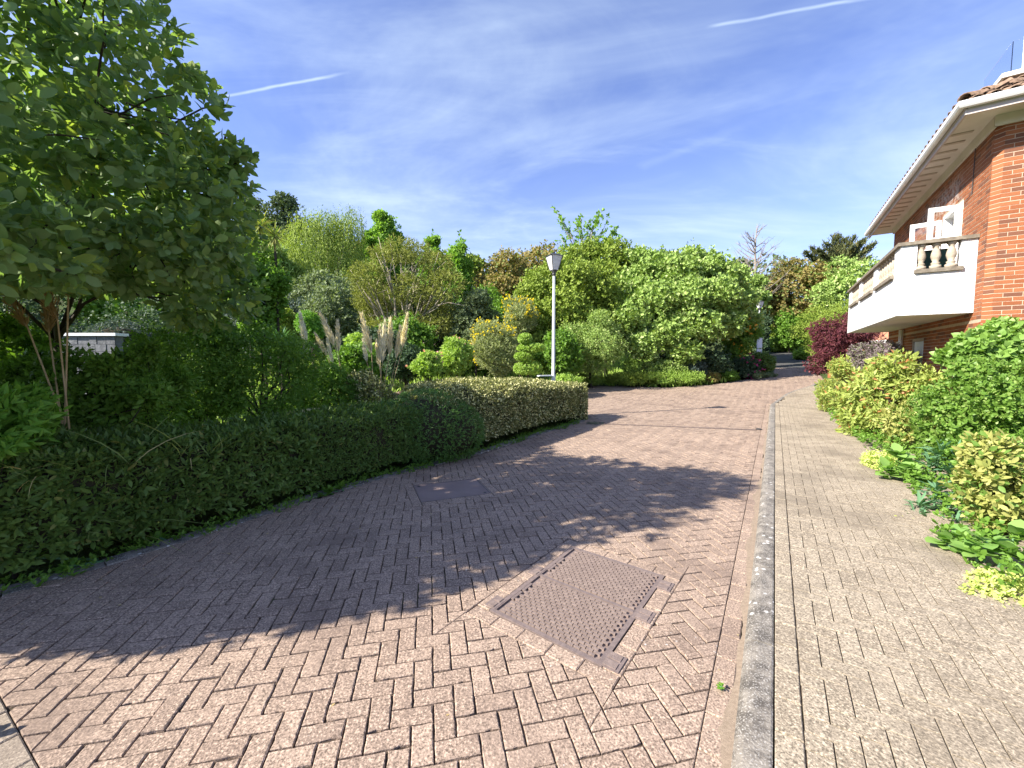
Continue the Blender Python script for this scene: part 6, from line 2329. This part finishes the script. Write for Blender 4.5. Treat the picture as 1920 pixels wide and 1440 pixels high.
# blue pots glimpsed behind the hedge end
for px, py, lab in ((1048, 690, 'bright blue glazed pot half hidden behind the lamp post shrubs'),):
    b = at(px, py, 18.2)
    t = thing('plant_pot', lab, 'pot', (b.x, b.y, float(terr(b.x, b.y))), 0, 'blue pots')
    h = b.z - float(terr(b.x, b.y))
    MB().lathe([(.05, 0), (.09, h * .5), (.10, h), (.12, h), (.12, h + .04), (.09, h + .04)], 12).put('body', M['blue_glaze'], t, smooth=True)


# ------------------------------------------------------------------ ground cover, litter
def ground_cover():
    rng = np.random.default_rng(600)
    # ivy and weeds creeping along the foot of the hedges
    path = np.array(FOOT[1:], float)
    seg = np.linalg.norm(np.diff(path, axis=0), axis=1)
    cum = np.concatenate([[0], np.cumsum(seg)])
    s = rng.uniform(0, cum[-1], 1500)
    P = np.stack([np.interp(s, cum, path[:, 0]), np.interp(s, cum, path[:, 1])], -1)
    d = np.diff(path, axis=0)[np.clip(np.searchsorted(cum, s) - 1, 0, len(seg) - 1)]
    nb = unit(np.stack([-d[:, 1], d[:, 0]], -1))
    wv = .03 + .05 * np.sin(s * 3.1) + .04 * np.sin(s * 7.7)
    P = P + nb * (rng.uniform(-.02, .22, 1500) - wv)[:, None]
    P3 = np.concatenate([P, rng.uniform(.01, .07, (1500, 1))], 1)
    L = sprigs(P3, np.tile(np.array([0, 0, 1.0]), (1500, 1)), 4, .045, rng, (40, 88), .4, .4)
    tag(put('ivy_ground_cover', blades('ivy_ground_cover', L, SMALL, M['lf_shrub'])), 'small-leaved ivy creeping along the foot of the hedges', 'ivy', kind='stuff')
    # grass and low growth over the garden and the bed
    n = 42000
    X = rng.uniform(-26, 12, n)
    Y = 3.2 + rng.uniform(0, 1, n) ** 1.6 * 38
    P = np.stack([X, Y], -1)
    keep = ~inside(ROAD_POLY, P) & (X < .6 * Y) & (X > -1.35 * Y - 1)
    hx = inside([(-4.6, 1.5)] + HEDGE1 + HEDGE2 + [(2.2, 10.4), (2.2, 3)], P)
    keep &= ~hx
    for pth, w in ((HEDGE1, 1.3), (HEDGE2, 2.3)):
        q = np.array(pth)
        for a, b in zip(q[:-1], q[1:]):
            ab = b - a
            tt = np.clip(((P - a) @ ab) / (ab @ ab), 0, 1)
            keep &= np.linalg.norm(P - a - tt[:, None] * ab, axis=1) > w * .5
    P = P[keep]
    z = terr(P[:, 0], P[:, 1]) - .05
    P3 = np.concatenate([P, z[:, None]], 1)
    m = len(P3)
    u = unit(np.concatenate([rng.normal(0, .45, (m, 2)), np.ones((m, 1))], 1))
    L = (P3, u, unit(rng.normal(0, 1, (m, 3))), rng.uniform(.10, .24, m) * (1 + P[:, 1] * .035))
    tag(put('grass', blades('grass', L, FARN, M['lf_limelow'])), 'rough lawn and low growth of the garden behind the hedges', 'grass', kind='stuff')
    # bed right of the footway
    q = np.array([(3.02, 2.15), (3.24, 2.8), (3.99, 3.95), (5.32, 5.79), (6.59, 7.76), (8.94, 11.58), (12.24, 16.06)], float)
    seg = np.linalg.norm(np.diff(q, axis=0), axis=1)
    cum = np.concatenate([[0], np.cumsum(seg)])
    k = 5200
    s = rng.uniform(0, cum[-1], k)
    P = np.stack([np.interp(s, cum, q[:, 0]), np.interp(s, cum, q[:, 1])], -1)
    d = np.diff(q, axis=0)[np.clip(np.searchsorted(cum, s) - 1, 0, len(seg) - 1)]
    nr = unit(np.stack([d[:, 1], -d[:, 0]], -1))
    P = P + nr * (rng.uniform(.0, 1.0, k) ** 1.2 * 1.9 + .08 - .10 * np.sin(s * 2.3) - .06 * np.sin(s * 6.1))[:, None]
    P3 = np.concatenate([P, (terr(P[:, 0], P[:, 1]) + rng.uniform(.06, .26, k))[:, None]], 1)
    L = sprigs(P3, np.tile(np.array([-.3, -.3, 1.0]), (k, 1)), 5, .058, rng, (30, 85), .5, .45)
    tag(put('undergrowth', blades('undergrowth', L, OVAL, M['lf_shrub'])), 'mixed low undergrowth along the planted side of the footway', 'undergrowth', kind='stuff')
    # fallen petals, bits of leaf on the paving
    k = 900
    P = np.stack([rng.uniform(-3.2, 3.0, k), rng.uniform(1.2, 8.5, k)], -1)
    dist = np.full(k, 9.0)
    for a, b in zip(path[:-1], path[1:]):
        ab = b - a
        tt = np.clip(((P - a) @ ab) / (ab @ ab), 0, 1)
        dist = np.minimum(dist, np.linalg.norm(P - a - tt[:, None] * ab, axis=1))
    keep = inside(ROAD_POLY, P) & (rng.random(k) < np.exp(-dist / .55) + .03)
    P = P[keep]
    P3 = np.concatenate([P, np.full((len(P), 1), .004)], 1)
    a = rng.uniform(0, 6.28, len(P))
    L = (P3, np.stack([np.cos(a), np.sin(a), rng.uniform(0, .2, len(a))], -1), np.tile(np.array([0, 0, 1.0]), (len(a), 1)), rng.uniform(.012, .035, len(a)))
    tag(put('leaf_litter', blades('leaf_litter', L, SMALL, M['dry_leaf'])), 'scattered dry leaf bits and petals on the shaded paving', 'litter', kind='stuff')


ground_cover()
